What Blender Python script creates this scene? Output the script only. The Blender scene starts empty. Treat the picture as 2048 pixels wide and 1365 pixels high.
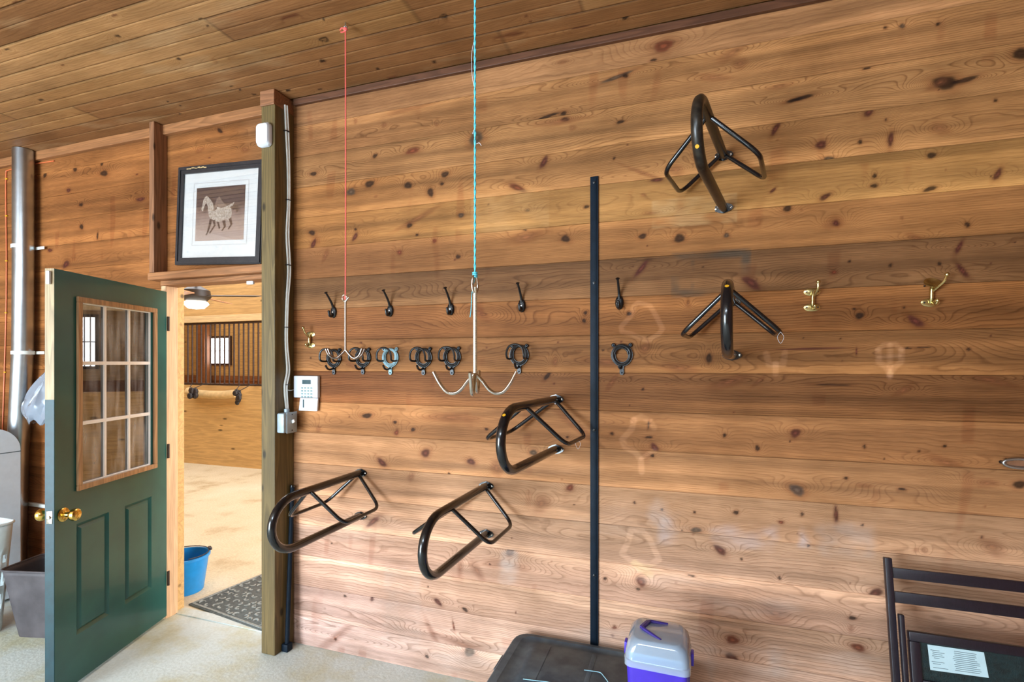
import bpy, bmesh, math, random
import numpy as np
from mathutils import Vector, Matrix
random.seed(7); RNG = np.random.RandomState(11)
R = math.radians; PI = math.pi
scn = bpy.context.scene; COL = scn.collection

# ------------------------------------------------------------------ camera geometry (metres, wall_back is the plane y = 0)
F = 1020.0; HY = 726.0; CX = 1024.0
TH = math.atan(F/3004.0); S_, C_ = math.sin(TH), math.cos(TH)
D = 7.36*S_; CH = 1.605
def rdir(px, py):
    a = (px-CX)/F; b = (HY-py)/F
    return Vector((C_*a-S_, S_*a+C_, b))
CAM = Vector((0, -D, CH))
def onY(px, py, y=0.0):
    d = rdir(px, py); return CAM + d*((y+D)/d.y)
def onZ(px, py, z=0.0):
    d = rdir(px, py); return CAM + d*((z-CH)/d.z)
def onX(px, py, x):
    d = rdir(px, py); return CAM + d*(x/d.x)
def onP(px, py, p0, n):
    d = rdir(px, py); return CAM + d*((Vector(p0)-CAM).dot(n)/d.dot(n))
def atd(px, py, t): return CAM + rdir(px, py)*t

cam_d = bpy.data.cameras.new('camera'); cam = bpy.data.objects.new('camera', cam_d); COL.objects.link(cam)
cam.location = CAM; cam.rotation_euler = (R(90), 0, TH)
cam_d.sensor_width = 36; cam_d.lens = 36*F/2048; cam_d.shift_y = (HY-682.5)/2048; cam_d.clip_start = .02
scn.camera = cam

# ------------------------------------------------------------------ materials
def lin(c):
    return tuple(((v/255)/12.92 if v/255 <= .04045 else ((v/255+.055)/1.055)**2.4) for v in c)
def mk(name):
    m = bpy.data.materials.new(name); m.use_nodes = True
    nt = m.node_tree; b = nt.nodes['Principled BSDF']; return m, nt, b
def mat(name, rgb, rough=.5, metal=0.0, var=.12, scale=25, bump=0.0, bscale=120, coat=0.0, spec=.5, trans=0.0, stretch=(1,1,1), rgb2=None):
    """plain procedural material: base colour broken up by noise, optional bump"""
    m, nt, b = mk(name); N = nt.nodes; L = nt.links
    tc = N.new('ShaderNodeTexCoord'); mp = N.new('ShaderNodeMapping'); mp.inputs['Scale'].default_value = stretch
    L.new(tc.outputs['Object'], mp.inputs[0])
    nz = N.new('ShaderNodeTexNoise'); nz.inputs['Scale'].default_value = scale; nz.inputs['Detail'].default_value = 6
    L.new(mp.outputs[0], nz.inputs['Vector'])
    cr = N.new('ShaderNodeValToRGB'); c = lin(rgb)
    c2 = lin(rgb2) if rgb2 else tuple(min(1, v*(1+var)) for v in c)
    c1 = tuple(v*(1-var) for v in c) if not rgb2 else c
    cr.color_ramp.elements[0].position = .35; cr.color_ramp.elements[1].position = .65
    cr.color_ramp.elements[0].color = (*c1, 1); cr.color_ramp.elements[1].color = (*c2, 1)
    L.new(nz.outputs['Fac'], cr.inputs[0]); L.new(cr.outputs[0], b.inputs['Base Color'])
    b.inputs['Roughness'].default_value = rough; b.inputs['Metallic'].default_value = metal
    b.inputs['Coat Weight'].default_value = coat; b.inputs['Specular IOR Level'].default_value = spec
    if trans: b.inputs['Transmission Weight'].default_value = trans
    if bump:
        n2 = N.new('ShaderNodeTexNoise'); n2.inputs['Scale'].default_value = bscale; n2.inputs['Detail'].default_value = 4
        L.new(mp.outputs[0], n2.inputs['Vector'])
        bp = N.new('ShaderNodeBump'); bp.inputs['Strength'].default_value = bump; bp.inputs['Distance'].default_value = .004
        L.new(n2.outputs['Fac'], bp.inputs['Height']); L.new(bp.outputs[0], b.inputs['Normal'])
    return m

def wood_attr(name, rough=.62, ringdark=.44, fine=(10, 1, 260), spec=.10):
    """pine boards: 'base' colour and 'ring' growth-ring field live on the mesh, ring lines and fibres are made here"""
    m, nt, b = mk(name); N = nt.nodes; L = nt.links
    ab = N.new('ShaderNodeAttribute'); ab.attribute_name = 'base'
    ar = N.new('ShaderNodeAttribute'); ar.attribute_name = 'ring'
    tc = N.new('ShaderNodeTexCoord')
    nw = N.new('ShaderNodeTexNoise'); nw.inputs['Scale'].default_value = 9; nw.inputs['Detail'].default_value = 3
    L.new(tc.outputs['Object'], nw.inputs['Vector'])
    ad = N.new('ShaderNodeMath'); ad.operation = 'MULTIPLY_ADD'; ad.inputs[1].default_value = 1.6
    L.new(nw.outputs['Fac'], ad.inputs[0]); L.new(ar.outputs['Fac'], ad.inputs[2])
    fr = N.new('ShaderNodeMath'); fr.operation = 'FRACT'; L.new(ad.outputs[0], fr.inputs[0])
    cr = N.new('ShaderNodeValToRGB'); e = cr.color_ramp.elements
    e[0].position = 0; e[0].color = (1, 1, 1, 1); e[1].position = .62; e[1].color = (.93, .90, .87, 1)
    x = e.new(.86); x.color = (ringdark, ringdark*.84, ringdark*.72, 1); x = e.new(1.0); x.color = (1, 1, 1, 1)
    L.new(fr.outputs[0], cr.inputs[0])
    mp = N.new('ShaderNodeMapping'); mp.inputs['Scale'].default_value = fine; L.new(tc.outputs['Object'], mp.inputs[0])
    nf = N.new('ShaderNodeTexNoise'); nf.inputs['Scale'].default_value = 1; nf.inputs['Detail'].default_value = 5; L.new(mp.outputs[0], nf.inputs['Vector'])
    cf = N.new('ShaderNodeValToRGB'); cf.color_ramp.elements[0].position = .3; cf.color_ramp.elements[1].position = .7
    cf.color_ramp.elements[0].color = (.76, .73, .70, 1); cf.color_ramp.elements[1].color = (1.08, 1.08, 1.08, 1)
    L.new(nf.outputs['Fac'], cf.inputs[0])
    # blotches (dust, uneven varnish)
    nb = N.new('ShaderNodeTexNoise'); nb.inputs['Scale'].default_value = 3.2; nb.inputs['Detail'].default_value = 5; L.new(tc.outputs['Object'], nb.inputs['Vector'])
    cb = N.new('ShaderNodeValToRGB'); cb.color_ramp.elements[0].position = .3; cb.color_ramp.elements[1].position = .7
    cb.color_ramp.elements[0].color = (.80, .77, .73, 1); cb.color_ramp.elements[1].color = (1.14, 1.14, 1.15, 1)
    L.new(nb.outputs['Fac'], cb.inputs[0])
    prev = ab.outputs['Color']
    # ring strength is the alpha of 'base'
    mixr = N.new('ShaderNodeMix'); mixr.data_type = 'RGBA'; mixr.blend_type = 'MIX'
    mixr.inputs['A'].default_value = (1, 1, 1, 1); L.new(ab.outputs['Alpha'], mixr.inputs['Factor']); L.new(cr.outputs[0], mixr.inputs['B'])
    for src in (mixr.outputs['Result'], cf.outputs[0], cb.outputs[0]):
        mx = N.new('ShaderNodeMix'); mx.data_type = 'RGBA'; mx.blend_type = 'MULTIPLY'; mx.inputs['Factor'].default_value = 1
        L.new(prev, mx.inputs['A']); L.new(src, mx.inputs['B']); prev = mx.outputs['Result']
    L.new(prev, b.inputs['Base Color'])
    b.inputs['Roughness'].default_value = rough; b.inputs['Specular IOR Level'].default_value = spec
    bp = N.new('ShaderNodeBump'); bp.inputs['Strength'].default_value = .25; bp.inputs['Distance'].default_value = .002
    L.new(nf.outputs['Fac'], bp.inputs['Height']); L.new(bp.outputs[0], b.inputs['Normal'])
    return m

def wood(name, rgb, axis='z', rough=.5, dark=.7, ringscale=28, knots=False):
    """stand-alone timber: grain along one axis"""
    m, nt, b = mk(name); N = nt.nodes; L = nt.links
    tc = N.new('ShaderNodeTexCoord'); mp = N.new('ShaderNodeMapping')
    k = {'x': (.6, 9, 9), 'y': (9, .6, 9), 'z': (9, 9, .6)}[axis]; mp.inputs['Scale'].default_value = k
    L.new(tc.outputs['Object'], mp.inputs[0])
    n1 = N.new('ShaderNodeTexNoise'); n1.inputs['Scale'].default_value = 1; n1.inputs['Detail'].default_value = 2; L.new(mp.outputs[0], n1.inputs['Vector'])
    mu = N.new('ShaderNodeMath'); mu.operation = 'MULTIPLY'; mu.inputs[1].default_value = ringscale*.5; L.new(n1.outputs['Fac'], mu.inputs[0])
    fr = N.new('ShaderNodeMath'); fr.operation = 'FRACT'; L.new(mu.outputs[0], fr.inputs[0])
    cr = N.new('ShaderNodeValToRGB'); e = cr.color_ramp.elements; c = lin(rgb)
    e[0].position = 0; e[0].color = (*[min(1, v*1.08) for v in c], 1); e[1].position = 1; e[1].color = (*c, 1)
    x = e.new(.8); x.color = (*[v*dark for v in c], 1)
    L.new(fr.outputs[0], cr.inputs[0])
    mp2 = N.new('ShaderNodeMapping'); mp2.inputs['Scale'].default_value = {'x': (8, 200, 200), 'y': (200, 8, 200), 'z': (200, 200, 8)}[axis]
    L.new(tc.outputs['Object'], mp2.inputs[0])
    n2 = N.new('ShaderNodeTexNoise'); n2.inputs['Scale'].default_value = 1; n2.inputs['Detail'].default_value = 4; L.new(mp2.outputs[0], n2.inputs['Vector'])
    c2 = N.new('ShaderNodeValToRGB'); c2.color_ramp.elements[0].position = .3; c2.color_ramp.elements[1].position = .7
    c2.color_ramp.elements[0].color = (.8, .78, .76, 1); c2.color_ramp.elements[1].color = (1.05, 1.05, 1.05, 1); L.new(n2.outputs['Fac'], c2.inputs[0])
    mx = N.new('ShaderNodeMix'); mx.data_type = 'RGBA'; mx.blend_type = 'MULTIPLY'; mx.inputs['Factor'].default_value = 1
    L.new(cr.outputs[0], mx.inputs['A']); L.new(c2.outputs[0], mx.inputs['B'])
    out = mx.outputs['Result']
    if knots:
        vo = N.new('ShaderNodeTexVoronoi'); vo.inputs['Scale'].default_value = 1
        mp3 = N.new('ShaderNodeMapping'); mp3.inputs['Scale'].default_value = {'x': (2.2, 7, 7), 'y': (7, 2.2, 7), 'z': (9, 9, 4)}[axis]
        L.new(tc.outputs['Object'], mp3.inputs[0]); L.new(mp3.outputs[0], vo.inputs['Vector'])
        mr = N.new('ShaderNodeMapRange'); mr.inputs['From Min'].default_value = .06; mr.inputs['From Max'].default_value = .13
        mr.inputs['To Min'].default_value = .25; mr.inputs['To Max'].default_value = 1; L.new(vo.outputs['Distance'], mr.inputs['Value'])
        m2 = N.new('ShaderNodeMix'); m2.data_type = 'RGBA'; m2.blend_type = 'MULTIPLY'; m2.inputs['Factor'].default_value = 1
        L.new(out, m2.inputs['A']); L.new(mr.outputs[0], m2.inputs['B']); out = m2.outputs['Result']
    L.new(out, b.inputs['Base Color']); b.inputs['Roughness'].default_value = rough; b.inputs['Specular IOR Level'].default_value = .35
    return m

M = {}
M['wallwood'] = wood_attr('pine_boards')
M['ceilwood'] = wood_attr('ceiling_boards', rough=.6, ringdark=.66, fine=(8, 220, 1))
M['black'] = mat('black_gloss_paint', (10, 12, 16), .2, var=.25, scale=40, coat=.3, rgb2=(14, 17, 21))
M['blackworn'] = mat('black_worn_paint', (20, 19, 18), .33, var=.3, scale=60, rgb2=(46, 40, 33))
M['iron'] = mat('black_cast_iron', (12, 13, 16), .28, var=.3, scale=60, bump=.3, bscale=300)
M['strip'] = mat('blued_steel', (16, 27, 38), .55, .0, var=.15, scale=30, bump=.15, spec=.15)
M['chrome'] = mat('steel_wire', (205, 200, 192), .2, 1, var=.15, scale=30)
M['darksteel'] = mat('tarnished_steel', (150, 138, 130), .28, 1, var=.25, scale=40)
M['brass'] = mat('brass', (212, 178, 96), .2, 1, var=.12, scale=30)
M['brassdull'] = mat('pale_brass', (205, 190, 135), .25, 1, var=.15, scale=40)
M['galv'] = mat('galvanised', (186, 194, 200), .3, 1, var=.08, scale=12)
M['greybox'] = mat('grey_cast_metal', (150, 163, 170), .5, .2, var=.08, bump=.2)
M['white'] = mat('white_plastic', (206, 210, 216), .4, var=.02)
M['whitecable'] = mat('white_cable', (226, 230, 226), .5, var=.05)
M['lcd'] = mat('grey_screen', (60, 78, 82), .6, var=.1, spec=.2)
M['button'] = mat('pale_buttons', (116, 138, 136), .5, var=.05)
M['red'] = mat('coral_cord', (238, 96, 88), .8, var=.15, scale=300, bump=.5, bscale=600)
M['cyan'] = mat('turquoise_cord', (88, 190, 208), .8, var=.3, scale=420, bump=.5, bscale=600)
M['teal'] = mat('dark_teal_paint', (18, 78, 74), .3, var=.25, scale=5, coat=.15, rgb2=(28, 90, 84))
M['tealedge'] = mat('teal_edge_paint', (5, 46, 52), .5, var=.2, scale=25)
M['rawwood'] = wood('raw_door_edge', (168, 146, 110), 'z')
M['trimwood'] = wood('door_glazing_trim', (186, 146, 106), 'z')
M['post'] = wood('treated_post', (108, 90, 54), 'z', dark=.66, ringscale=24, knots=True)
M['stud'] = wood('stud_timber', (142, 98, 68), 'z', dark=.7, knots=True)
M['header'] = wood('header_timber', (160, 108, 68), 'x', dark=.7)
M['jamb'] = wood('light_jamb', (222, 182, 140), 'z', dark=.86, ringscale=14)
M['postcap'] = wood('post_cap', (150, 102, 70), 'x', dark=.7)
M['trimdark'] = wood('dark_ceiling_trim', (98, 62, 42), 'x', dark=.7)
M['frameblack'] = mat('black_picture_frame', (34, 31, 33), .45, var=.2, scale=60, bump=.2)
M['matboard'] = mat('white_mat_board', (232, 231, 228), .8, var=.02)
M['matline'] = mat('mat_bevel_line', (196, 194, 192), .8, var=.02)
M['horse'] = mat('pale_horse_print', (206, 190, 174), .8, var=.3, scale=120, rgb2=(150, 132, 118))
M['horsedark'] = mat('dark_horse_print', (74, 56, 50), .8, var=.2, scale=120)
M['tote'] = mat('grey_black_plastic', (48, 62, 74), .55, var=.25, scale=14, bump=.15, rgb2=(78, 92, 100))
M['purple'] = mat('purple_plastic', (66, 44, 176), .35, var=.06)
M['purpledark'] = mat('dark_purple_plastic', (52, 40, 122), .4, var=.06)
M['bluetray'] = mat('blue_tray', (84, 160, 205), .5, var=.05)
M['chairwood'] = mat('dark_espresso_wood', (25, 18, 28), .38, var=.25, scale=30, stretch=(8, 8, 1), bump=.1)
M['vinyl'] = mat('dark_green_vinyl', (14, 34, 36), .4, var=.35, scale=60, bump=.35, bscale=260)
M['label'] = mat('pale_label', (176, 200, 206), .6, var=.03)
M['ink'] = mat('label_ink', (70, 84, 92), .7, var=.05)
M['appliance'] = mat('pale_grey_plastic', (204, 216, 224), .4, var=.03)
M['basket'] = mat('white_basket_plastic', (214, 226, 228), .45, var=.04)
M['bin'] = mat('dusty_brown_plastic', (54, 48, 50), .55, var=.3, scale=7, rgb2=(78, 72, 74), bump=.1)
M['orange'] = mat('orange_wire', (206, 104, 58), .5, var=.1)
M['bluebucket'] = mat('blue_bucket_plastic', (24, 136, 205), .4, var=.06)
M['mat'] = mat('grey_rubber_mat', (84, 90, 88), .8, var=.2, scale=50)
M['matlight'] = mat('worn_rubber_relief', (138, 142, 136), .8, var=.25, scale=60)
M['bars'] = mat('brown_steel_bars', (66, 48, 38), .45, .3, var=.2)
M['stallbeam'] = wood('pale_stall_beam', (226, 196, 146), 'x', dark=.88, ringscale=12)
M['stall'] = wood('stall_boards', (208, 168, 108), 'x', dark=.84, ringscale=14, knots=True)
M['stalldark'] = wood('stall_dark_boards', (150, 96, 58), 'x', dark=.75, knots=True)
M['cloth'] = mat('beige_cloth', (206, 176, 124), .9, var=.12, scale=14)
M['fan'] = mat('dark_fan_metal', (44, 38, 34), .4, var=.1)
M['fanblade'] = wood('fan_blade', (200, 150, 110), 'x')
M['plainwood'] = wood('plain_room_boards', (190, 158, 128), 'x', dark=.8, ringscale=20, knots=True)
M['whitestrap'] = mat('white_strap', (222, 224, 216), .5, var=.05)
M['yellow'] = mat('yellow_sticker', (214, 158, 30), .5, var=.05)

# concrete and sand
def ground(name, stops, scale, rough, speck=.0):
    m, nt, b = mk(name); N = nt.nodes; L = nt.links
    tc = N.new('ShaderNodeTexCoord')
    n1 = N.new('ShaderNodeTexNoise'); n1.inputs['Scale'].default_value = scale; n1.inputs['Detail'].default_value = 8; n1.inputs['Roughness'].default_value = .62
    L.new(tc.outputs['Object'], n1.inputs['Vector'])
    cr = N.new('ShaderNodeValToRGB'); e = cr.color_ramp.elements
    e[0].position = stops[0][0]; e[0].color = (*lin(stops[0][1]), 1); e[1].position = stops[-1][0]; e[1].color = (*lin(stops[-1][1]), 1)
    for p, c in stops[1:-1]:
        x = e.new(p); x.color = (*lin(c), 1)
    L.new(n1.outputs['Fac'], cr.inputs[0])
    n2 = N.new('ShaderNodeTexNoise'); n2.inputs['Scale'].default_value = 60; n2.inputs['Detail'].default_value = 5; L.new(tc.outputs['Object'], n2.inputs['Vector'])
    c2 = N.new('ShaderNodeValToRGB'); c2.color_ramp.elements[0].position = .3; c2.color_ramp.elements[1].position = .7
    c2.color_ramp.elements[0].color = (.9-speck, .9-speck, .88-speck, 1); c2.color_ramp.elements[1].color = (1.04, 1.04, 1.04, 1); L.new(n2.outputs['Fac'], c2.inputs[0])
    mx = N.new('ShaderNodeMix'); mx.data_type = 'RGBA'; mx.blend_type = 'MULTIPLY'; mx.inputs['Factor'].default_value = 1
    L.new(cr.outputs[0], mx.inputs['A']); L.new(c2.outputs[0], mx.inputs['B']); L.new(mx.outputs['Result'], b.inputs['Base Color'])
    b.inputs['Roughness'].default_value = rough
    bp = N.new('ShaderNodeBump'); bp.inputs['Strength'].default_value = .2; bp.inputs['Distance'].default_value = .01
    L.new(n2.outputs['Fac'], bp.inputs['Height']); L.new(bp.outputs[0], b.inputs['Normal'])
    return m
M['concrete'] = ground('stained_concrete', [(.3, (158, 152, 118)), (.40, (188, 186, 160)), (.52, (200, 208, 204)), (.75, (208, 218, 218))], 1.7, .6)
M['sand'] = ground('pale_sand', [(.3, (180, 156, 118)), (.45, (216, 202, 170)), (.75, (228, 216, 190))], 1.6, .9, .06)

# glass: clear with a mirror-like sheen that grows with angle
def glassm(name, tint, refl=1.8, rough=.0, opac=0.0, col=(1, 1, 1), dusty=False):
    m = bpy.data.materials.new(name); m.use_nodes = True; nt = m.node_tree; N = nt.nodes; L = nt.links
    N.remove(N['Principled BSDF']); out = N['Material Output']
    tr = N.new('ShaderNodeBsdfTransparent'); tr.inputs[0].default_value = (*tint, 1)
    gl = N.new('ShaderNodeBsdfGlossy'); gl.inputs['Roughness'].default_value = rough
    fr = N.new('ShaderNodeFresnel'); fr.inputs['IOR'].default_value = 1.52
    mu = N.new('ShaderNodeMath'); mu.operation = 'MULTIPLY'; mu.inputs[1].default_value = refl; mu.use_clamp = True; L.new(fr.outputs[0], mu.inputs[0])
    mx = N.new('ShaderNodeMixShader'); L.new(mu.outputs[0], mx.inputs[0]); 
    base = tr.outputs[0]
    if opac:
        df = N.new('ShaderNodeBsdfDiffuse'); df.inputs[0].default_value = (*col, 1)
        m0 = N.new('ShaderNodeMixShader'); m0.inputs[0].default_value = opac
        if dusty:
            tc = N.new('ShaderNodeTexCoord'); mp = N.new('ShaderNodeMapping'); mp.inputs['Scale'].default_value = (16, 3, 2.2); L.new(tc.outputs['Object'], mp.inputs[0])
            nz = N.new('ShaderNodeTexNoise'); nz.inputs['Scale'].default_value = 1.4; nz.inputs['Detail'].default_value = 5; L.new(mp.outputs[0], nz.inputs['Vector'])
            mr = N.new('ShaderNodeMapRange'); mr.inputs['From Min'].default_value = .42; mr.inputs['From Max'].default_value = .72; mr.inputs['To Min'].default_value = .04; mr.inputs['To Max'].default_value = opac; L.new(nz.outputs['Fac'], mr.inputs['Value']); L.new(mr.outputs[0], m0.inputs[0])
        L.new(tr.outputs[0], m0.inputs[1]); L.new(df.outputs[0], m0.inputs[2]); base = m0.outputs[0]
    L.new(base, mx.inputs[1]); L.new(gl.outputs[0], mx.inputs[2]); L.new(mx.outputs[0], out.inputs[0])
    return m
M['glass'] = glassm('door_glass', (.93, .95, .95), 3.2, 0.0, .5, lin((200, 208, 216)), True)
M['bag'] = glassm('plastic_bag', (.9, .92, .95), 1.5, .25, .62, lin((150, 160, 174)))
M['lid'] = glassm('frosted_lid', (.82, .9, .97), 1.6, .12, .45, lin((196, 212, 230)))
def emis(name, rgb, st):
    m = bpy.data.materials.new(name); m.use_nodes = True; nt = m.node_tree; N = nt.nodes
    N.remove(N['Principled BSDF']); e = N.new('ShaderNodeEmission'); e.inputs[0].default_value = (*rgb, 1); e.inputs[1].default_value = st
    nt.links.new(e.outputs[0], N['Material Output'].inputs[0]); return m
M['daylight'] = emis('daylight_pane', (.93, .97, 1), 9)
M['lamp'] = emis('fan_lamp', (1, .95, .85), 5)

# ------------------------------------------------------------------ mesh helpers
class MB:
    def __init__(s): s.v = []; s.f = []
    def add(s, vs, fs):
        o = len(s.v); s.v += [tuple(v) for v in vs]; s.f += [tuple(i+o for i in f) for f in fs]; return s
    def box(s, c, d, rot=None, bev=0.0):
        bm = bmesh.new(); bmesh.ops.create_cube(bm, size=1)
        for v in bm.verts: v.co = Vector((v.co.x*d[0], v.co.y*d[1], v.co.z*d[2]))
        if bev > 0: bmesh.ops.bevel(bm, geom=bm.edges[:], offset=min(bev, min(d)*.45), segments=2, affect='EDGES', profile=.5)
        Mx = (rot if rot else Matrix.Identity(3))
        bm.verts.ensure_lookup_table(); bm.verts.index_update()
        s.add([Mx @ v.co + Vector(c) for v in bm.verts], [[v.index for v in f.verts] for f in bm.faces]); bm.free(); return s
    def box2(s, a, b, bev=0.0):
        a = Vector(a); b = Vector(b); return s.box((a+b)/2, [abs(x) for x in (b-a)], None, bev)
    def tube(s, path, r, seg=12, closed=False, cap=True):
        P = [Vector(p) for p in path]; n = len(P); rr = r if isinstance(r, (list, tuple)) else [r]*n
        T = []
        for i in range(n):
            if closed: t = P[(i+1) % n]-P[i-1]
            else: t = P[min(i+1, n-1)]-P[max(i-1, 0)]
            T.append(t.normalized())
        ref = Vector((0, 0, 1)) if abs(T[0].z) < .9 else Vector((1, 0, 0))
        nn = (ref - T[0]*ref.dot(T[0])).normalized(); vs = []; 
        for i in range(n):
            nn = (nn - T[i]*nn.dot(T[i])).normalized(); bb = T[i].cross(nn)
            for k in range(seg):
                a = 2*PI*k/seg; vs.append(P[i] + (nn*math.cos(a)+bb*math.sin(a))*rr[i])
        fs = []; m = n if closed else n-1
        for i in range(m):
            j = (i+1) % n
            for k in range(seg):
                k2 = (k+1) % seg; fs.append((i*seg+k, i*seg+k2, j*seg+k2, j*seg+k))
        if cap and not closed:
            fs.append(tuple(range(seg))[::-1]); fs.append(tuple((n-1)*seg+k for k in range(seg)))
        return s.add(vs, fs)
    def lathe(s, prof, c=(0, 0, 0), axis=(0, 0, 1), seg=20, sx=1.0, sy=1.0):
        ax = Vector(axis).normalized(); q = Vector((0, 0, 1)).rotation_difference(ax); vs = []; n = len(prof)
        for (r, h) in prof:
            for k in range(seg):
                a = 2*PI*k/seg; vs.append(q @ Vector((r*math.cos(a)*sx, r*math.sin(a)*sy, h)) + Vector(c))
        fs = [(i*seg+k, i*seg+(k+1) % seg, (i+1)*seg+(k+1) % seg, (i+1)*seg+k) for i in range(n-1) for k in range(seg)]
        if prof[0][0] > 1e-6: fs.append(tuple(range(seg))[::-1])
        if prof[-1][0] > 1e-6: fs.append(tuple((n-1)*seg+k for k in range(seg)))
        return s.add(vs, fs)
    def ball(s, c, r, sc=(1, 1, 1), seg=14, rot=None):
        vs = []; n = seg//2
        for i in range(n+1):
            th = PI*i/n
            for k in range(seg):
                a = 2*PI*k/seg; v = Vector((r*sc[0]*math.sin(th)*math.cos(a), r*sc[1]*math.sin(th)*math.sin(a), r*sc[2]*math.cos(th)))
                vs.append((rot @ v if rot else v) + Vector(c))
        return s.add(vs, [(i*seg+k, (i+1)*seg+k, (i+1)*seg+(k+1) % seg, i*seg+(k+1) % seg) for i in range(n) for k in range(seg)])
    def prism(s, pts, o, ux, uy, h, bev=0.0):
        """outline pts (u,v) in the plane o,ux,uy, extruded by h along ux x uy"""
        ux = Vector(ux); uy = Vector(uy); n = ux.cross(uy).normalized(); o = Vector(o); k = len(pts)
        a = [o+ux*p[0]+uy*p[1] for p in pts]; b = [x+n*h for x in a]
        if bev:
            cx = sum(p[0] for p in pts)/k; cy = sum(p[1] for p in pts)/k
            cen = o+ux*cx+uy*cy
            top = [cen+n*h+(x-cen)*(1-bev) for x in a]; mid = [x+n*h*.6 for x in a]
            vs = a+mid+top; fs = [tuple(range(k))[::-1], tuple(2*k+i for i in range(k))]
            for r_ in (0, 1): fs += [(r_*k+i, r_*k+(i+1) % k, (r_+1)*k+(i+1) % k, (r_+1)*k+i) for i in range(k)]
            return s.add(vs, fs)
        return s.add(a+b, [tuple(range(k))[::-1], tuple(k+i for i in range(k))]+[(i, (i+1) % k, k+(i+1) % k, k+i) for i in range(k)])
    def ring(s, outer, inner, o, ux, uy, h):
        ux = Vector(ux); uy = Vector(uy); n = ux.cross(uy).normalized(); o = Vector(o); k = len(outer)
        A = [o+ux*p[0]+uy*p[1] for p in outer]; B = [o+ux*p[0]+uy*p[1] for p in inner]
        vs = A+B+[x+n*h for x in A]+[x+n*h for x in B]; fs = []
        for i in range(k):
            j = (i+1) % k
            fs += [(2*k+i, 2*k+j, 3*k+j, 3*k+i), (j, i, k+i, k+j), (i, j, 2*k+j, 2*k+i), (k+j, k+i, 3*k+i, 3*k+j)]
        return s.add(vs, fs)
def fillet(P, r, n=6):
    P = [Vector(p) for p in P]; out = [P[0]]
    for i in range(1, len(P)-1):
        a = P[i-1]-P[i]; b = P[i+1]-P[i]; q = min(r, a.length*.49, b.length*.49)
        p0 = P[i]+a.normalized()*q; p1 = P[i]+b.normalized()*q
        for k in range(n+1):
            t = k/n; out.append(p0*(1-t)**2+P[i]*2*t*(1-t)+p1*t*t)
    out.append(P[-1]); return out
def smooth_path(P, n=8):
    P = [Vector(p) for p in P]; Q = [P[0]]+P+[P[-1]]; out = []
    for i in range(1, len(Q)-2):
        for k in range(n):
            t = k/n; a, b, c, d = Q[i-1], Q[i], Q[i+1], Q[i+2]
            out.append(.5*((2*b)+(c-a)*t+(2*a-5*b+4*c-d)*t*t+(3*b-a-3*c+d)*t**3))
    out.append(P[-1]); return out
def rrect(w, d, r, n=5):
    out = []
    for (cx, cy, a0) in ((w/2-r, d/2-r, 0), (-w/2+r, d/2-r, 90), (-w/2+r, -d/2+r, 180), (w/2-r, -d/2+r, 270)):
        for k in range(n+1):
            a = R(a0+90*k/n); out.append((cx+r*math.cos(a), cy+r*math.sin(a)))
    return out

def link(o, parent=None):
    COL.objects.link(o)
    if parent is not None: o.parent = parent
    return o
SPLIT = {'screw', 'staple', 'frayed_fibre', 'hinge', 'cord', 'strand', 'edge'}
def islands(mb):
    par = list(range(len(mb.v)))
    def fd(i):
        while par[i] != i: par[i] = par[par[i]]; i = par[i]
        return i
    for f in mb.f:
        a = fd(f[0])
        for i in f[1:]: par[fd(i)] = a
    gr = {}
    for f in mb.f: gr.setdefault(fd(f[0]), []).append(f)
    out = []
    for fs in gr.values():
        ids = sorted({i for f in fs for i in f}); mp = {j: k for k, j in enumerate(ids)}; o = MB(); o.v = [mb.v[i] for i in ids]; o.f = [tuple(mp[i] for i in f) for f in fs]; out.append(o)
    return out
def build(name, mb, m, parent=None, flat=False, loc=None, rot=None, one=False):
    if name in SPLIT and not one:
        last = None
        for q in islands(mb): last = build(name, q, m, parent, flat, loc, rot, True)
        return last
    me = bpy.data.meshes.new(name); me.from_pydata([tuple(v) for v in mb.v], [], mb.f); me.validate()
    bm = bmesh.new(); bm.from_mesh(me); bmesh.ops.recalc_face_normals(bm, faces=bm.faces); bm.to_mesh(me); bm.free()
    if not flat:
        me.shade_smooth()
        try: me.set_sharp_from_angle(angle=R(38))
        except Exception: pass
    me.materials.append(m); o = bpy.data.objects.new(name, me)
    if loc is not None: o.location = loc
    if rot is not None: o.rotation_euler = rot
    return link(o, parent)
def thing(name, label, cat, loc=(0, 0, 0), rot=(0, 0, 0), group=None):
    o = bpy.data.objects.new(name, None); o.empty_display_size = .05; link(o); o.location = loc; o.rotation_euler = rot
    tag(o, label, cat, group); return o
def tag(o, label, cat, group=None):
    o['label'] = label; o['category'] = cat
    if group: o['group'] = group
    return o
def structure(o): o['kind'] = 'structure'; return o
def rehome(o, loc):
    """put a world-space mesh's origin at loc"""
    loc = Vector(loc); o.data.transform(Matrix.Translation(-loc)); o.location = loc; return o
def dup(root):
    r = root.copy(); COL.objects.link(r)
    for ch in list(root.children):
        c = ch.copy(); COL.objects.link(c); c.parent = r
        for g in list(ch.children):
            d_ = g.copy(); COL.objects.link(d_); d_.parent = c
    return r

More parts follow.
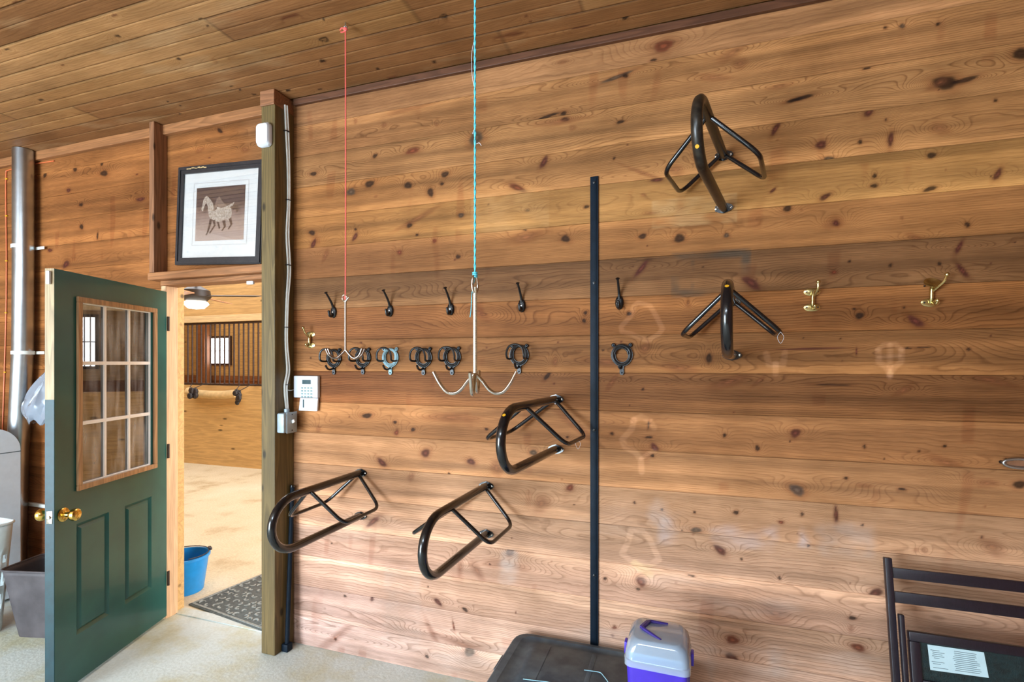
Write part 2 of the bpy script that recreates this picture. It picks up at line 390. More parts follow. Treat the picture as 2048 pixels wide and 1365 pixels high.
# ------------------------------------------------------------------ board surfaces with knots and rings on the mesh
PITCH = .0237*7.36
SEAMS = [CH-(.0064+.0237*i)*7.36 for i in range(9, -10, -1)]       # z of the board seams, floor upwards
ZC = 3.105                                                            # ceiling height
def px_scale(px, py):
    a = onY(px, py); b = onY(px+1, py); c = onY(px, py-1)
    return abs(b.x-a.x), abs(c.z-a.z)
DK, PU, GR, RD, LT, SO = (34, 20, 15), (78, 36, 30), (72, 58, 46), (104, 50, 32), (196, 160, 124), (116, 68, 44)
KN = [ (627,348,7,5,0,DK),(750,312,6,4,10,DK),(825,302,17,6,5,RD),(952,276,15,15,0,GR),(739,368,10,8,0,DK),(816,371,8,8,0,DK),(890,349,8,7,0,DK),
 (884,368,4,4,0,DK),(861,385,7,10,0,DK),(702,384,9,9,0,GR),(1035,376,20,7,-28,RD),(1088,324,16,6,62,PU),(922,431,6,6,0,GR),(819,451,7,5,0,DK),
 (711,459,3,3,0,DK),(710,474,9,5,60,PU),(624,466,8,5,-20,DK),(627,488,9,6,60,PU),(834,470,3,3,0,DK),(1055,421,5,3,0,DK),(1050,460,5,2,0,DK),(799,505,6,5,0,RD),
 (916,514,5,5,0,DK),(651,511,9,4,60,SO),(869,482,5,4,0,RD),(768,250,4,4,0,SO),(711,243,3,4,0,SO),(873,249,3,4,0,SO),(1125,124,8,3,5,SO),
 (1327,92,25,12,8,RD),(1307,120,8,3,5,DK),(1234,154,40,4,11,GR),(1251,152,7,4,0,DK),(1480,127,10,9,-40,SO),(1590,200,22,4,10,DK),(1130,239,9,5,0,DK),(1127,227,7,4,0,DK),
 (1095,233,30,3,10,DK),(1241,244,9,4,0,DK),(1145,256,6,4,0,SO),(1551,258,17,6,62,PU),(1228,317,3,3,0,DK),(1314,360,16,4,3,PU),(1392,311,5,8,0,RD),(1350,340,14,9,-20,SO),
 (1173,414,6,4,0,DK),(1287,390,4,3,0,SO),(1546,381,9,3,45,PU),(1131,478,10,8,0,DK),(1285,473,9,6,0,DK),(1359,477,13,9,0,DK),(1453,471,7,5,0,GR),(1575,417,9,8,20,DK),
 (1283,537,27,5,52,PU),(1502,566,26,9,-35,PU),(1171,626,5,4,20,DK),(1168,642,4,5,0,DK),(1258,628,6,4,10,DK),(1376,609,4,5,0,SO),(1290,697,8,9,-40,SO),(1418,717,6,12,0,DK),
 (1110,724,4,8,0,SO),(1206,701,3,2,0,DK),(1095,752,14,4,50,DK),(1224,765,15,4,58,SO),(1286,779,3,3,0,DK),(1224,868,4,4,0,DK),(1298,875,8,3,0,DK),(1297,851,10,2,80,GR),
 (1309,895,12,6,-52,PU),(1305,912,4,4,0,DK),(1449,871,4,5,0,DK),(1515,897,5,6,0,DK),(1140,976,9,7,20,RD),(1135,875,3,3,0,DK),(1269,1006,3,3,0,DK),(1324,1020,3,3,0,DK),
 (1472,1026,7,4,0,DK),(1389,1025,3,3,0,DK),(1518,763,13,3,40,SO),(1562,1045,6,4,-15,RD),(1604,1029,4,4,0,DK),(1672,1030,5,18,0,PU),(1617,1092,3,3,0,DK),(1392,1061,12,6,0,GR),
 (1440,1101,18,7,-35,PU),(1282,1164,12,10,-20,RD),(1210,1158,4,4,0,DK),(1276,1179,5,3,0,GR),(1383,1152,9,2,-5,DK),(1559,1157,4,4,0,DK),(1552,1228,22,15,0,SO),
 (1465,1281,16,9,10,RD),(1465,1318,20,8,-25,PU),(1716,1296,18,8,-5,RD),(1702,1258,5,6,-30,SO),(1705,1237,10,4,0,DK),(1229,1256,5,4,0,RD),(1225,1272,3,3,0,RD),(1750,1188,20,9,35,PU),
 (1483,1119,3,3,0,DK),(1725,1051,3,3,0,DK),(734,832,10,6,10,DK),(790,845,4,4,0,DK),(826,860,5,4,0,DK),(793,866,5,6,-50,RD),(764,926,11,7,-42,PU),(851,907,10,9,0,PU),
 (942,924,9,7,0,PU),(1067,906,8,7,0,GR),(993,937,9,13,0,SO),(822,955,4,8,-40,SO),(898,948,3,3,0,DK),(903,836,36,7,0,SO),(746,1044,16,6,38,RD),(1083,1008,12,14,-30,SO),
 (637,859,4,5,0,SO),(973,859,4,3,0,DK),(744,1199,4,5,0,PU),(690,1193,3,3,0,DK),(671,1279,3,4,0,DK),(930,1220,7,4,-20,DK),(876,1205,11,5,-40,PU),(864,1266,20,5,-60,SO),
 (939,1305,12,10,0,GR),(854,1314,4,4,0,DK),(907,1252,11,2,-80,RD),(1020,1105,10,8,0,PU),(920,1135,5,14,0,SO),(954,1142,15,8,-50,SO),(925,1290,45,6,-10,SO),
 (1890,166,26,17,-10,DK),(1930,160,34,5,10,DK),(2042,108,18,14,10,DK),(1733,137,9,3,5,DK),(1604,196,30,4,8,DK),(1771,55,4,4,0,DK),(1804,52,7,5,0,GR),(1876,48,5,4,0,DK),
 (1738,224,14,8,45,PU),(1772,240,3,3,0,DK),(1642,290,14,9,-10,PU),(1720,284,4,6,0,DK),(1781,279,7,16,0,PU),(1863,311,10,7,-20,DK),(1991,201,4,4,0,DK),(1658,318,11,6,0,GR),
 (1749,352,5,5,0,DK),(1748,372,10,4,0,DK),(1650,394,13,6,25,PU),(1860,378,16,5,20,DK),(1995,349,18,6,58,PU),(1668,446,15,10,-5,SO),(1672,447,8,6,0,PU),(1935,450,6,6,0,DK),
 (1699,523,3,3,0,DK),(1781,531,4,4,0,DK),(1879,528,4,4,0,DK),(1918,495,22,4,66,PU),(1925,542,26,5,-60,PU),(1804,436,3,3,0,SO),(1668,545,6,4,-20,RD),(1708,618,4,3,0,DK),
 (1719,632,9,8,0,DK),(1808,615,3,3,0,DK),(1831,643,24,8,-45,PU),(1937,699,6,3,0,DK),(1846,695,15,2,0,DK),(1816,697,8,2,0,DK),(1665,770,38,2,0,DK),(1713,704,2,8,0,PU),
 (1591,867,14,8,52,PU),(1580,883,2,2,0,DK),(1729,894,4,4,0,DK),(1838,903,3,3,0,DK),(1889,893,4,4,0,DK),(1807,781,16,5,32,SO),(1620,698,70,2,1,PU),(2012,920,4,4,0,DK),
 (1594,981,17,12,-35,(74,62,56)),(1692,957,6,3,0,DK),(2039,970,15,9,0,DK),(1804,979,9,3,0,DK),(1729,972,14,3,0,SO),(1848,1101,6,5,0,SO),(1832,1101,4,4,0,SO),(1964,1075,3,3,0,DK),(1985,1095,20,12,-20,SO),
 (163,454,4,6,0,DK),(150,338,4,7,-20,DK),(90,350,4,6,-20,DK),(208,347,9,6,0,DK),(281,399,9,5,0,PU),(132,529,8,7,40,PU),(137,381,4,5,0,PU),(195,472,2,8,-10,DK),(100,501,5,4,0,PU),
 (204,327,3,6,-20,DK),(162,410,4,4,0,DK),(440,262,7,4,-30,DK),(400,300,6,4,10,SO),(490,300,6,4,0,SO) ]
GH = [ # pale ghosts of removed racks: polylines (px) and half width (px)
 ([(1276,606),(1300,612),(1312,632),(1325,658),(1318,668),(1296,682),(1280,676),(1262,668),(1244,664),(1242,654),(1262,632),(1268,612),(1276,606)], 5),
 ([(1268,840),(1264,858),(1244,880),(1250,895),(1270,905),(1282,920),(1283,945)], 6), ([(1266,842),(1282,834),(1300,842),(1308,856)], 6), ([(1282,918),(1296,908),(1310,900)], 4),
 ([(1262,1062),(1256,1085),(1244,1108),(1262,1122),(1300,1130),(1318,1120),(1300,1080),(1284,1062),(1264,1060)], 6), ([(1270,1128),(1300,1150)],8),
 ([(1756,700),(1758,725),(1772,735),(1780,750)], 6), ([(1803,700),(1802,725),(1788,735),(1780,750)], 6), ([(1756,700),(1768,690),(1790,688),(1803,700)], 5), ([(1780,690),(1780,756)], 5), ([(1758,715),(1800,712)], 4),
 ([(1532,708),(1538,730),(1566,730),(1570,706)], 6), ([(1551,728),(1551,748)], 6) ]
RECT = [ (942,392,1098,470,(214,164,108),.45), (1304,402,1474,458,(214,172,120),.55), (1196,160,1210,200,(210,170,130),.2),
 (1318,1040,1345,1085,(214,196,192),.6), (1430,1060,1545,1090,(212,200,204),.35), (1600,1060,1620,1092,(214,204,208),.55), (1640,1050,1745,1110,(204,184,172),.45), (1300,1010,1335,1050,(222,206,198),.4),
 (1415,1290,1430,1360,(214,200,190),.35),(1538,1300,1572,1350,(206,192,184),.5),(1000,1105,1032,1165,(232,216,204),.55), (770,1140,840,1290,(232,214,204),.2), (846,300,930,240,(226,190,160),.0) ]
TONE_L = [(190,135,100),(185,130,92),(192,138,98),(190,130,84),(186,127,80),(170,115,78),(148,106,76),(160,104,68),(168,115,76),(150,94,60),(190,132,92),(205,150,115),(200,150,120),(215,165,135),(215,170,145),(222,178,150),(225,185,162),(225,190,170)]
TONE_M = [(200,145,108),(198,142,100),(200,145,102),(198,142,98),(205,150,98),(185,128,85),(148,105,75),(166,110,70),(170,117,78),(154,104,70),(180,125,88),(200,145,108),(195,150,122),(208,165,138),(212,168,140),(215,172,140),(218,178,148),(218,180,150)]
def snoise(x, y, seed, oct_=4, fx=1.0, fy=1.0):
    """smooth pseudo-noise from sines, vectorised"""
    r = np.random.RandomState(seed); out = np.zeros_like(x); amp = 1.0; tot = 0
    for o in range(oct_):
        for k in range(4):
            a = r.uniform(-1, 1, 2); ph = r.uniform(0, 6.28, 2); f0 = (1.9**o)*r.uniform(.7, 1.3)
            out += amp*.25*np.sin(6.28*f0*(a[0]*fx*x+(a[1]+.15)*fy*y)+ph[0]+1.3*np.sin(6.28*f0*.5*fy*y+ph[1]))
        tot += amp*.5; amp *= .55
    return out/tot
def sstep(a, b, x):
    t = np.clip((x-a)/(b-a), 0, 1); return t*t*(3-2*t)
def grid_mesh(name, xs, ts, off, pos, keep, base, ring, m):
    """xs columns, ts rows; pos(x,t,off)->xyz arrays"""
    nx, nt_ = len(xs), len(ts); X, T = np.meshgrid(xs, ts); O = np.repeat(off[:, None], nx, 1) if off.ndim == 1 else off
    P = pos(X, T, O).reshape(-1, 3).astype(np.float32)
    i = np.arange((nx-1)*(nt_-1)); r = i//(nx-1); c = i % (nx-1); a = r*nx+c
    q = np.stack([a, a+1, a+nx+1, a+nx], 1)[keep(X, T)[:-1, :-1].reshape(-1) & keep(X, T)[1:, 1:].reshape(-1)]
    me = bpy.data.meshes.new(name); me.vertices.add(len(P)); me.vertices.foreach_set('co', P.ravel())
    nf = len(q); me.loops.add(nf*4); me.loops.foreach_set('vertex_index', q.ravel().astype(np.int32))
    me.polygons.add(nf); me.polygons.foreach_set('loop_start', np.arange(0, nf*4, 4, dtype=np.int32)); me.polygons.foreach_set('loop_total', np.full(nf, 4, np.int32))
    me.update(calc_edges=True)
    at = me.attributes.new('base', 'FLOAT_COLOR', 'POINT'); at.data.foreach_set('color', base.reshape(-1, 4).astype(np.float32).ravel())
    at = me.attributes.new('ring', 'FLOAT', 'POINT'); at.data.foreach_set('value', ring.reshape(-1).astype(np.float32))
    me.shade_flat(); me.materials.append(m); return me
LIN = lambda c: np.array(lin(c))

X0, X1 = -5.2, 2.3
DOORX0, DOORX1, DOORZ = -3.10, -2.19, 2.145
def wall_back():
    xs = np.arange(X0, X1+.001, .0055); ts = []; off = []; bid = []
    zz = SEAMS[:]; zz[0] = 0.0
    zz = [z for z in zz if z < ZC-.02]+[ZC]
    nb = len(zz)-1
    for b in range(nb):
        z0, z1 = zz[b], zz[b+1]
        rows = [z0+.0004, z0+.0018]+list(np.linspace(z0+.004, z1-.004, 40))+[z1-.0018, z1-.0004]
        o_ = [.0030, .0004]+[0]*40+[.0004, .0030]
        ts += rows; off += o_; bid += [b]*len(rows)
    ts = np.array(ts); off = np.array(off); bid = np.array(bid)
    X, Z = np.meshgrid(xs, ts); B = np.repeat(bid[:, None], len(xs), 1); ntop = nb-1-B   # 0 = top board
    base = np.zeros(X.shape+(4,)); ring = np.zeros(X.shape)
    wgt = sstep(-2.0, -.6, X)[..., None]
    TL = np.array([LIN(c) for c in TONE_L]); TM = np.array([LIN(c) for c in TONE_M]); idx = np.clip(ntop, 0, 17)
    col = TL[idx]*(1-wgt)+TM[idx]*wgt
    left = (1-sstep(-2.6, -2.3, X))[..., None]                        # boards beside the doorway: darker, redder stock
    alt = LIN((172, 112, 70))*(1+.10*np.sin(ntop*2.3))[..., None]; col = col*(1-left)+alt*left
    zlow = .60+.20*(1-sstep(.5, 1.6, Z))*(.72+.28*sstep(-2.0, -.9, X)); pk = (1-sstep(.2, 1.2, Z))[..., None]; col = col*zlow[..., None]*(np.array([1., .95, .86])*(1-pk)+np.array([.98, .95, 1.16])*pk)  # paler, pinker toward the floor: worn wood and low daylight both put into colour
    # long colour bands inside each board (sapwood edges)
    zc = np.array([(zz[b]+zz[b+1])/2 for b in range(nb)])[B]; v = (Z-zc)/(PITCH/2)
    rs = np.random.RandomState(5); sgn = rs.choice([-1, 1], nb)[B]; sap = sstep(.35, .75, v*sgn+.55*snoise(X, Z+B*5.3, 3, 4, .55, .6)+rs.uniform(-.3, .1, nb)[B])
    col *= (1+.38*sap[..., None]*np.array([1., 1.05, 1.05]))
    col *= (1+.30*snoise(X*.5, Z*9+B*3.1, 9, 4, .6, 1.0))[..., None]*np.array([1., 1.035, .93])
    # ring field
    fr = rs.uniform(60, 115, nb)[B]; ring = fr*(Z-zc)+1.2*snoise(X, Z*3+B*7.7, 21, 3, .55, 1.0)
    for b in range(nb):
        rows = np.where(bid == b)[0]; sl = slice(rows[0], rows[-1]+1)
        for k in range(7):                                            # cathedral arches
            cx = rs.uniform(X0, X1); w = rs.uniform(.12, .45); cz_ = zz[b]+rs.uniform(.2, .8)*PITCH; A = rs.uniform(3, 9)*rs.choice([-1, 1])
            ring[sl] += A*np.exp(-((X[sl]-cx)/w)**2-((Z[sl]-cz_)/.05)**2)
    amp = np.full(X.shape, .62)*rs.uniform(.55, 1.25, nb)[B]
    def stamp(px, py, rx, rz, tilt, kc, extra=True):
        p = onY(px, py); sx, sz = px_scale(px, py); ax, az = rx*sx, rz*sz
        R_ = max(ax, az)*3.2+.04; c0 = np.searchsorted(xs, p.x-R_*1.6); c1 = np.searchsorted(xs, p.x+R_*1.6); r0 = np.searchsorted(ts, p.z-R_); r1 = np.searchsorted(ts, p.z+R_)
        if c0 >= c1 or r0 >= r1: return
        x = X[r0:r1, c0:c1]-p.x; z = Z[r0:r1, c0:c1]-p.z; a = R(tilt); u = (x*math.cos(a)+z*math.sin(a))/ax; w = (-x*math.sin(a)+z*math.cos(a))/az
        th = np.arctan2(w, u); rr = np.sqrt(u*u+w*w)*(1+.10*np.sin(2*th+px)+.07*np.sin(3*th+py)+.03*np.sin(7*th+px*2))
        bmid = bid[np.clip(np.searchsorted(ts, p.z), 0, len(ts)-1)]; same = (B[r0:r1, c0:c1] == bmid)
        soft = .35 if kc in (SO,) else .0
        mk_ = (1-sstep(.62-soft, 1.12+soft*.6, rr))*(.88 if kc not in (SO,) else .45)*same
        inner = .62+.75*np.clip(1-rr, 0, 1)*(1+.8*np.sin(rr*11))
        kcol = LIN(kc)*.95
        cc = base_c[r0:r1, c0:c1]; halo = .22*np.exp(-(np.maximum(rr-1, 0)/.55)**2)*same*(1-mk_)
        cc *= (1-halo[..., None]*np.array([.7, 1., 1.1])); cc[:] = cc*(1-mk_[..., None])+(kcol*np.ones_like(cc))*inner[..., None]*mk_[..., None]
        if min(ax, az) > .007:
            ring[r0:r1, c0:c1] += same*min(7, max(ax, az)*260)*np.exp(-((x/(ax*2.6))**2+(z/(az*1.7+.006))**2))
        amp[r0:r1, c0:c1] *= (1-.7*mk_)
    base_c = col
    for k in KN: stamp(*k)
    rs2 = np.random.RandomState(3)
    for _ in range(70):                                               # small pin knots between the mapped ones
        px = rs2.uniform(0, 2040); py = rs2.uniform(60, 1330); stamp(px, py, rs2.uniform(1.3, 2.6), rs2.uniform(1.2, 2.2), 0, [DK, SO, PU][rs2.randint(3)])
    for _ in range(26):
        px = rs2.uniform(600, 2040); py = rs2.uniform(60, 1330); stamp(px, py, rs2.uniform(14, 50), rs2.uniform(3, 8), rs2.uniform(-40, 40), SO)
    # pale ghosts and patches
    for poly, hw in GH:
        P = [onY(*p) for p in poly]; sx, sz = px_scale(*poly[0]); h = hw*(sx+sz)/2; d = np.full(X.shape, 9.)
        xa = min(p.x for p in P)-.1; xb = max(p.x for p in P)+.1; za = min(p.z for p in P)-.1; zb = max(p.z for p in P)+.1
        c0, c1 = np.searchsorted(xs, [xa, xb]); r0, r1 = np.searchsorted(ts, [za, zb]); x = X[r0:r1, c0:c1]; z = Z[r0:r1, c0:c1]; dd = np.full(x.shape, 9.)
        for a, b_ in zip(P[:-1], P[1:]):
            ex, ez = b_.x-a.x, b_.z-a.z; t = np.clip(((x-a.x)*ex+(z-a.z)*ez)/(ex*ex+ez*ez+1e-9), 0, 1); dd = np.minimum(dd, np.hypot(x-a.x-t*ex, z-a.z-t*ez))
        mk_ = (1-sstep(h*.6, h*1.35, dd))*.5; cc = base_c[r0:r1, c0:c1]; tgt = np.minimum(cc*1.45+.03, LIN((232, 196, 150))*.95); cc[:] = cc*(1-mk_[..., None])+tgt*mk_[..., None]; amp[r0:r1, c0:c1] *= 1-.5*mk_
    for (xa, ya, xb, yb, c, s) in RECT:
        pa = onY(xa, yb); pb = onY(xb, ya); pc = onY(xa, ya)
        q = .004 if (xa in (942, 1304)) else .022; wob = 0 if q < .01 else .018*snoise(X, Z, 91, 3, 5, 5)
        m1 = sstep(pa.x-q, pa.x+q, X+wob)*(1-sstep(pb.x-q, pb.x+q, X+wob))*sstep(min(pa.z, pb.z)-q, min(pa.z, pb.z)+q, Z+wob)*(1-sstep(max(pc.z, pb.z)-q, max(pc.z, pb.z)+q, Z+wob))
        m1 = m1*np.clip(.7+.6*snoise(X, Z, 33, 4, 6, 6), 0, 1)*s; base_c[:] = base_c*(1-m1[..., None])+LIN(c)*.72*m1[..., None]
    # grey smudge frame, vertical drips and scuffs
    pa = onY(1350, 588); pb = onY(1492, 505)
    ex = np.minimum(np.abs(X-pa.x), np.abs(X-pb.x)); ez = np.minimum(np.abs(Z-pa.z), np.abs(Z-pb.z)); ins = (X > pa.x-.02)*(X < pb.x+.02)*(Z > pa.z-.02)*(Z < pb.z+.02)
    cen = np.abs(X-onY(1385, 540).x)
    m2 = ins*(np.maximum(1-sstep(.006, .03, np.minimum(ex, ez)), .8*(1-sstep(.003, .012, cen))))*np.clip(.35+.9*snoise(X, Z, 44, 4, 3, 4), 0, 1)
    base_c[:] = base_c*(1-.7*m2[..., None])+LIN((70, 66, 58))*.7*m2[..., None]
    drip = sstep(.45, .85, snoise(X*7, Z*.6, 55, 3, 1, 1))*sstep(.1, .5, snoise(X, Z*2, 56, 3, .8, 1))
    base_c[:] *= (1-.13*drip[..., None]*np.array([.6, 1, 1.1])*1.6)
    wht = sstep(.25, .8, snoise(X, Z*2.2, 77, 4, .9, 1.1))*(1-sstep(.3, 1.25, Z))*(.45+.55*sstep(-1.9, -.9, X))
    base_c[:] = base_c*(1-.35*wht[..., None])+LIN((226, 206, 194))*.8*.35*wht[..., None]
    seam = (off > .001)[:, None]*np.ones_like(X); base_c[:] *= (1-.25*seam[..., None])
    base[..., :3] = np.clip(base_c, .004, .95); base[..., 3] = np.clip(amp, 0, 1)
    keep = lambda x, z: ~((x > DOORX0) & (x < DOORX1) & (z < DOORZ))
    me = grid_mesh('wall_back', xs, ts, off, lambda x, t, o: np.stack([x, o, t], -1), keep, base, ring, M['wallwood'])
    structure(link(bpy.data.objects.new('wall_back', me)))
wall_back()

CKN = [(648,79,13,8,0,DK,1),(887,33,11,7,0,DK,1),(580,33,30,6,5,SO,0),(645,122,9,4,-40,DK,0),(235,72,8,5,-25,DK,0),(15,99,9,4,0,DK,0),(30,4,10,5,0,SO,0),(228,30,9,4,10,SO,0),(401,38,5,3,-30,DK,0),(415,52,4,2,0,DK,0),
 (358,118,7,4,-35,DK,0),(463,173,6,2,-20,DK,0),(480,180,4,2,0,DK,0),(508,189,7,3,0,DK,0),(125,130,6,3,-5,SO,0),(335,203,4,2,0,DK,0),(360,211,4,2,0,DK,0),(82,200,10,3,-25,DK,0),(755,138,6,3,0,DK,0),(868,124,6,3,0,DK,0),
 (785,155,16,4,5,SO,0),(1250,36,9,4,0,DK,0),(1160,55,24,3,-10,SO,0),(648,40,4,4,0,DK,0),(1060,43,5,3,0,SO,0),(1052,32,5,3,0,SO,0),(1020,70,40,5,10,SO,0),(360,228,5,2,0,DK,0),(640,179,7,2,0,DK,0),(730,175,8,3,0,DK,0),(576,181,8,2,0,DK,0)]
def ceiling():
    xs = np.arange(X0, X1+.001, .008); W = .1625; ys = []; off = []; bid = []; hid = []
    seams = [-.18+.0-W*i for i in range(17)]; y0 = -.018
    edges = [y0]+[0-.202+.0-W*i for i in range(16)]
    n = 0
    for e0, e1 in zip(edges[:-1], edges[1:]):
        mid = (e0+e1)/2
        for (a, b, first) in ((e0, mid, 1), (mid, e1, 0)):
            rows = [a-.0006, a-.0035]+list(np.linspace(a-.009, b+.009, 8))+[b+.0035, b+.0006]
            ys += rows; ga = .007 if first else .0035; gb = .0035 if first else .007
            off += [ga, ga*.3]+[0]*8+[gb*.3, gb]; bid += [n]*len(rows)
        n += 1
    ys = np.array(ys); off = np.array(off); bid = np.array(bid)
    X, Y = np.meshgrid(xs, ys); B = np.repeat(bid[:, None], len(xs), 1)
    rs = np.random.RandomState(8); joint = rs.uniform(-4.5, 1.8, (n, 2)); joint[0] = [1.2-2.0, 9]; joint[1] = [onZ(1178, 60, ZC).x, -3.4]; joint[2] = [onZ(880, 95, ZC).x, -3.9]; joint[3]=[onZ(480,90,ZC).x, 9]
    seg = (X > joint[B, 0]).astype(int)+(X > joint[B, 1]).astype(int)
    tones = np.array([LIN(c) for c in [(168,118,76),(176,126,82),(150,102,66),(184,134,90),(160,110,72),(172,120,80)]])
    pick = rs.randint(0, 6, (n, 3)); pick[0] = [2, 4, 2]; pick[1] = [1, 4, 3]
    col = tones[pick[B, seg]]*1.0
    jd = np.minimum(np.abs(X-joint[B, 0]), np.abs(X-joint[B, 1])); col *= (1-.35*(1-sstep(.003, .014, jd)))[..., None]
    col *= (1+.14*snoise(X, Y*6+B*2.7, 14, 4, .8, 1))[..., None]
    wpt = sstep(.35, .9, snoise(X, Y*3, 18, 4, 1.3, 1.4)); col = col*(1-.25*wpt[..., None])+LIN((206, 170, 132))*.25*wpt[..., None]
    ring = 75*(Y)+rs.uniform(0, 9, n)[B]+1.5*snoise(X, Y*3+B, 25, 3, .5, 1)
    for k in range(60):
        cx, cy, w = rs.uniform(X0, X1), rs.uniform(-2.6, 0), rs.uniform(.1, .4); ring += rs.uniform(-6, 6)*np.exp(-((X-cx)/w)**2-((Y-cy)/.04)**2)
    for (px, py, rx, ry, tl, kc, rg) in CKN:
        p = onZ(px, py, ZC); q = onZ(px+1, py, ZC); w_ = onZ(px, py+1, ZC); ax = rx*abs(q.x-p.x)*.9; ay = ry*abs(w_.y-p.y)*.75
        u = (X-p.x)/max(ax, .006); w = (Y-p.y)/max(ay, .006); th = np.arctan2(w, u); rr = np.hypot(u, w)*(1+.12*np.sin(3*th+px))
        k_ = (1-sstep(.7, 1.15, rr))*.9
        if rg: k_ *= .35+.65*sstep(.35, .7, rr)
        col = col*(1-k_[..., None])+LIN(kc)*k_[..., None]; ring += 4*np.exp(-(u*u+w*w)/6)
    base = np.zeros(X.shape+(4,)); base[..., :3] = np.clip(col*.86*np.array([.93, 1., .96])*(1-.35*(off > .002)[:, None, None]), .004, .95); base[..., 3] = .55
    me = grid_mesh('ceiling', xs, ys, off, lambda x, t, o: np.stack([x, t, ZC+o], -1), lambda x, y: np.ones_like(x, bool), base, ring, M['ceilwood'])
    structure(link(bpy.data.objects.new('ceiling', me)))
    return edges[-1]
yce = ceiling()

# ------------------------------------------------------------------ rest of the room shell
RY = -5.6
structure(build('trim_ceiling_rear', MB().box2((X0, RY, ZC+.002), (X1, yce+.002, ZC+.06)), M['plainwood'], flat=True))
structure(build('ceiling_deck', MB().box2((X0-.2, RY-.2, ZC+.07), (X1+.2, .16, ZC+.16)), M['plainwood'], flat=True))
structure(build('wall_left', MB().box2((X0-.12, RY, 0), (X0, .0, ZC+.05)), M['plainwood'], flat=True))
structure(build('wall_right', MB().box2((X1, RY, 0), (X1+.12, .0, ZC+.05)), M['stalldark'], flat=True))
OX0, OX1, OZ = -5.1, -2.2, 2.45                                   # the open barn door behind the camera
mb = MB(); mb.box2((X0, RY-.12, 0), (OX0, RY, ZC+.05)); mb.box2((OX1, RY-.12, 0), (X1, RY, ZC+.05)); mb.box2((OX0, RY-.12, OZ), (OX1, RY, ZC+.05))
structure(build('wall_rear', mb, M['plainwood'], flat=True))
mb = MB(); mb.box2((X0, .012, 0), (DOORX0, .10, ZC+.05)); mb.box2((DOORX1, .012, 0), (X1, .10, ZC+.05)); mb.box2((DOORX0, .012, DOORZ), (DOORX1, .10, ZC+.05))
structure(build('wall_back_core', mb, M['stall'], flat=True))
structure(build('floor', MB().box2((X0, RY-1.5, -.06), (X1, .03, 0)), M['concrete'], flat=True))
# dark ledger strip under the ceiling
structure(build('trim_1', MB().box2((-2.11, -.022, ZC-.036), (X1, -.0005, ZC-.0005), .002), M['trimdark'], flat=True))
structure(build('trim_2', MB().box2((X0, -.03, ZC-.06), (-2.235, -.0005, ZC-.0005), .003), M['header'], flat=True))
# post, stud, header, jambs
PXR, PXL, PP = onY(588, 700).x, onY(588, 700).x-.093, .145
structure(build('trim_3', MB().box2((PXL, -PP, .0), (PXR, -.001, ZC-.085), .004), M['post'], flat=True))
structure(build('trim_4', MB().box2((PXL-.006, -PP-.004, ZC-.085), (PXR-.002, -.001, ZC-.002), .003), M['postcap'], flat=True))
SX1 = onY(335, 400).x
structure(build('trim_5', MB().box2((SX1-.04, -.089, 2.165), (SX1, -.001, ZC-.002), .003), M['stud'], flat=True))
structure(build('trim_6', MB().box2((SX1-.045, -.095, 2.118), (PXL-.001, -.001, 2.163), .003), M['header'], flat=True))
structure(build('trim_7', MB().box2((DOORX0-.012, -.05, 2.088), (PXL-.012, .05, 2.117), .002), M['header'], flat=True))
structure(build('trim_8', MB().box2((DOORX0-.016, -.042, 0), (DOORX0+.022, .040, 2.087), .002), M['jamb'], flat=True))
structure(build('trim_9', MB().box2((PXL-.028, -.10, 0), (PXL-.002, .040, 2.087), .002), wood('right_jamb', (176, 120, 88), 'z', dark=.8), flat=True))
structure(build('trim_10', MB().box2((DOORX0, .028, -.004), (DOORX1, .10, .006)), M['concrete'], flat=True))

# ------------------------------------------------------------------ the open green door
HX, HYY = -3.078, -.035; FX, FY = -2.818, -.781
dl = math.hypot(FX-HX, FY-HYY); da = math.atan2(FY-HYY, FX-HX)
door = bpy.data.objects.new('door_1', None); link(door); door.location = (HX, HYY, 0); door.rotation_euler = (0, 0, da); structure(door)
un = Vector((math.cos(da), math.sin(da), 0)); nn = Vector((-math.sin(da), math.cos(da), 0))
def dz_(px, py):
    p = onP(px, py, (HX, HYY, 0), nn); q = p-Vector((HX, HYY, 0)); return q.dot(un), p.z
DT = .044; DB, DTP = .018, 2.05
a = dz_(153, 598); b_ = dz_(312, 614); c_ = dz_(310, 937); d_ = dz_(150, 983)
wx0, wx1 = (b_[0]+c_[0])/2, (a[0]+d_[0])/2; wz1, wz0 = (a[1]+b_[1])/2, (c_[1]+d_[1])/2
L1 = dz_(153, 1150)[0], dz_(218, 1150)[0], dz_(185, 1040)[1], dz_(185, 1255)[1]
L2 = dz_(250, 1100)[0], dz_(303, 1100)[0], dz_(276, 1000)[1], dz_(276, 1190)[1]
pz1 = (L1[2]+L2[2])/2; pz0 = (L1[3]+L2[3])/2
pA = (L2[1], L2[0]); pB = (L1[1], L1[0])
mb = MB(); y0, y1 = -DT, 0.0; iw = .022
for (xa, za, xb, zb) in ((0, DB, pA[0], DTP), (pB[1], DB, dl, DTP), (pA[1], DB, pB[0], wz0+iw), (pA[0], DB, pA[1], pz0), (pB[0], DB, pB[1], pz0), (pA[0], pz1, pA[1], wz0+iw), (pB[0], pz1, pB[1], wz0+iw),
                         (pA[0], wz1-iw, pB[1], DTP), (pA[0], wz0+iw, wx0+iw, wz1-iw), (wx1-iw, wz0+iw, pB[1], wz1-iw)):
    if xb-xa > .001 and zb-za > .001: mb.box2((xa, y0, za), (xb, y1, zb))
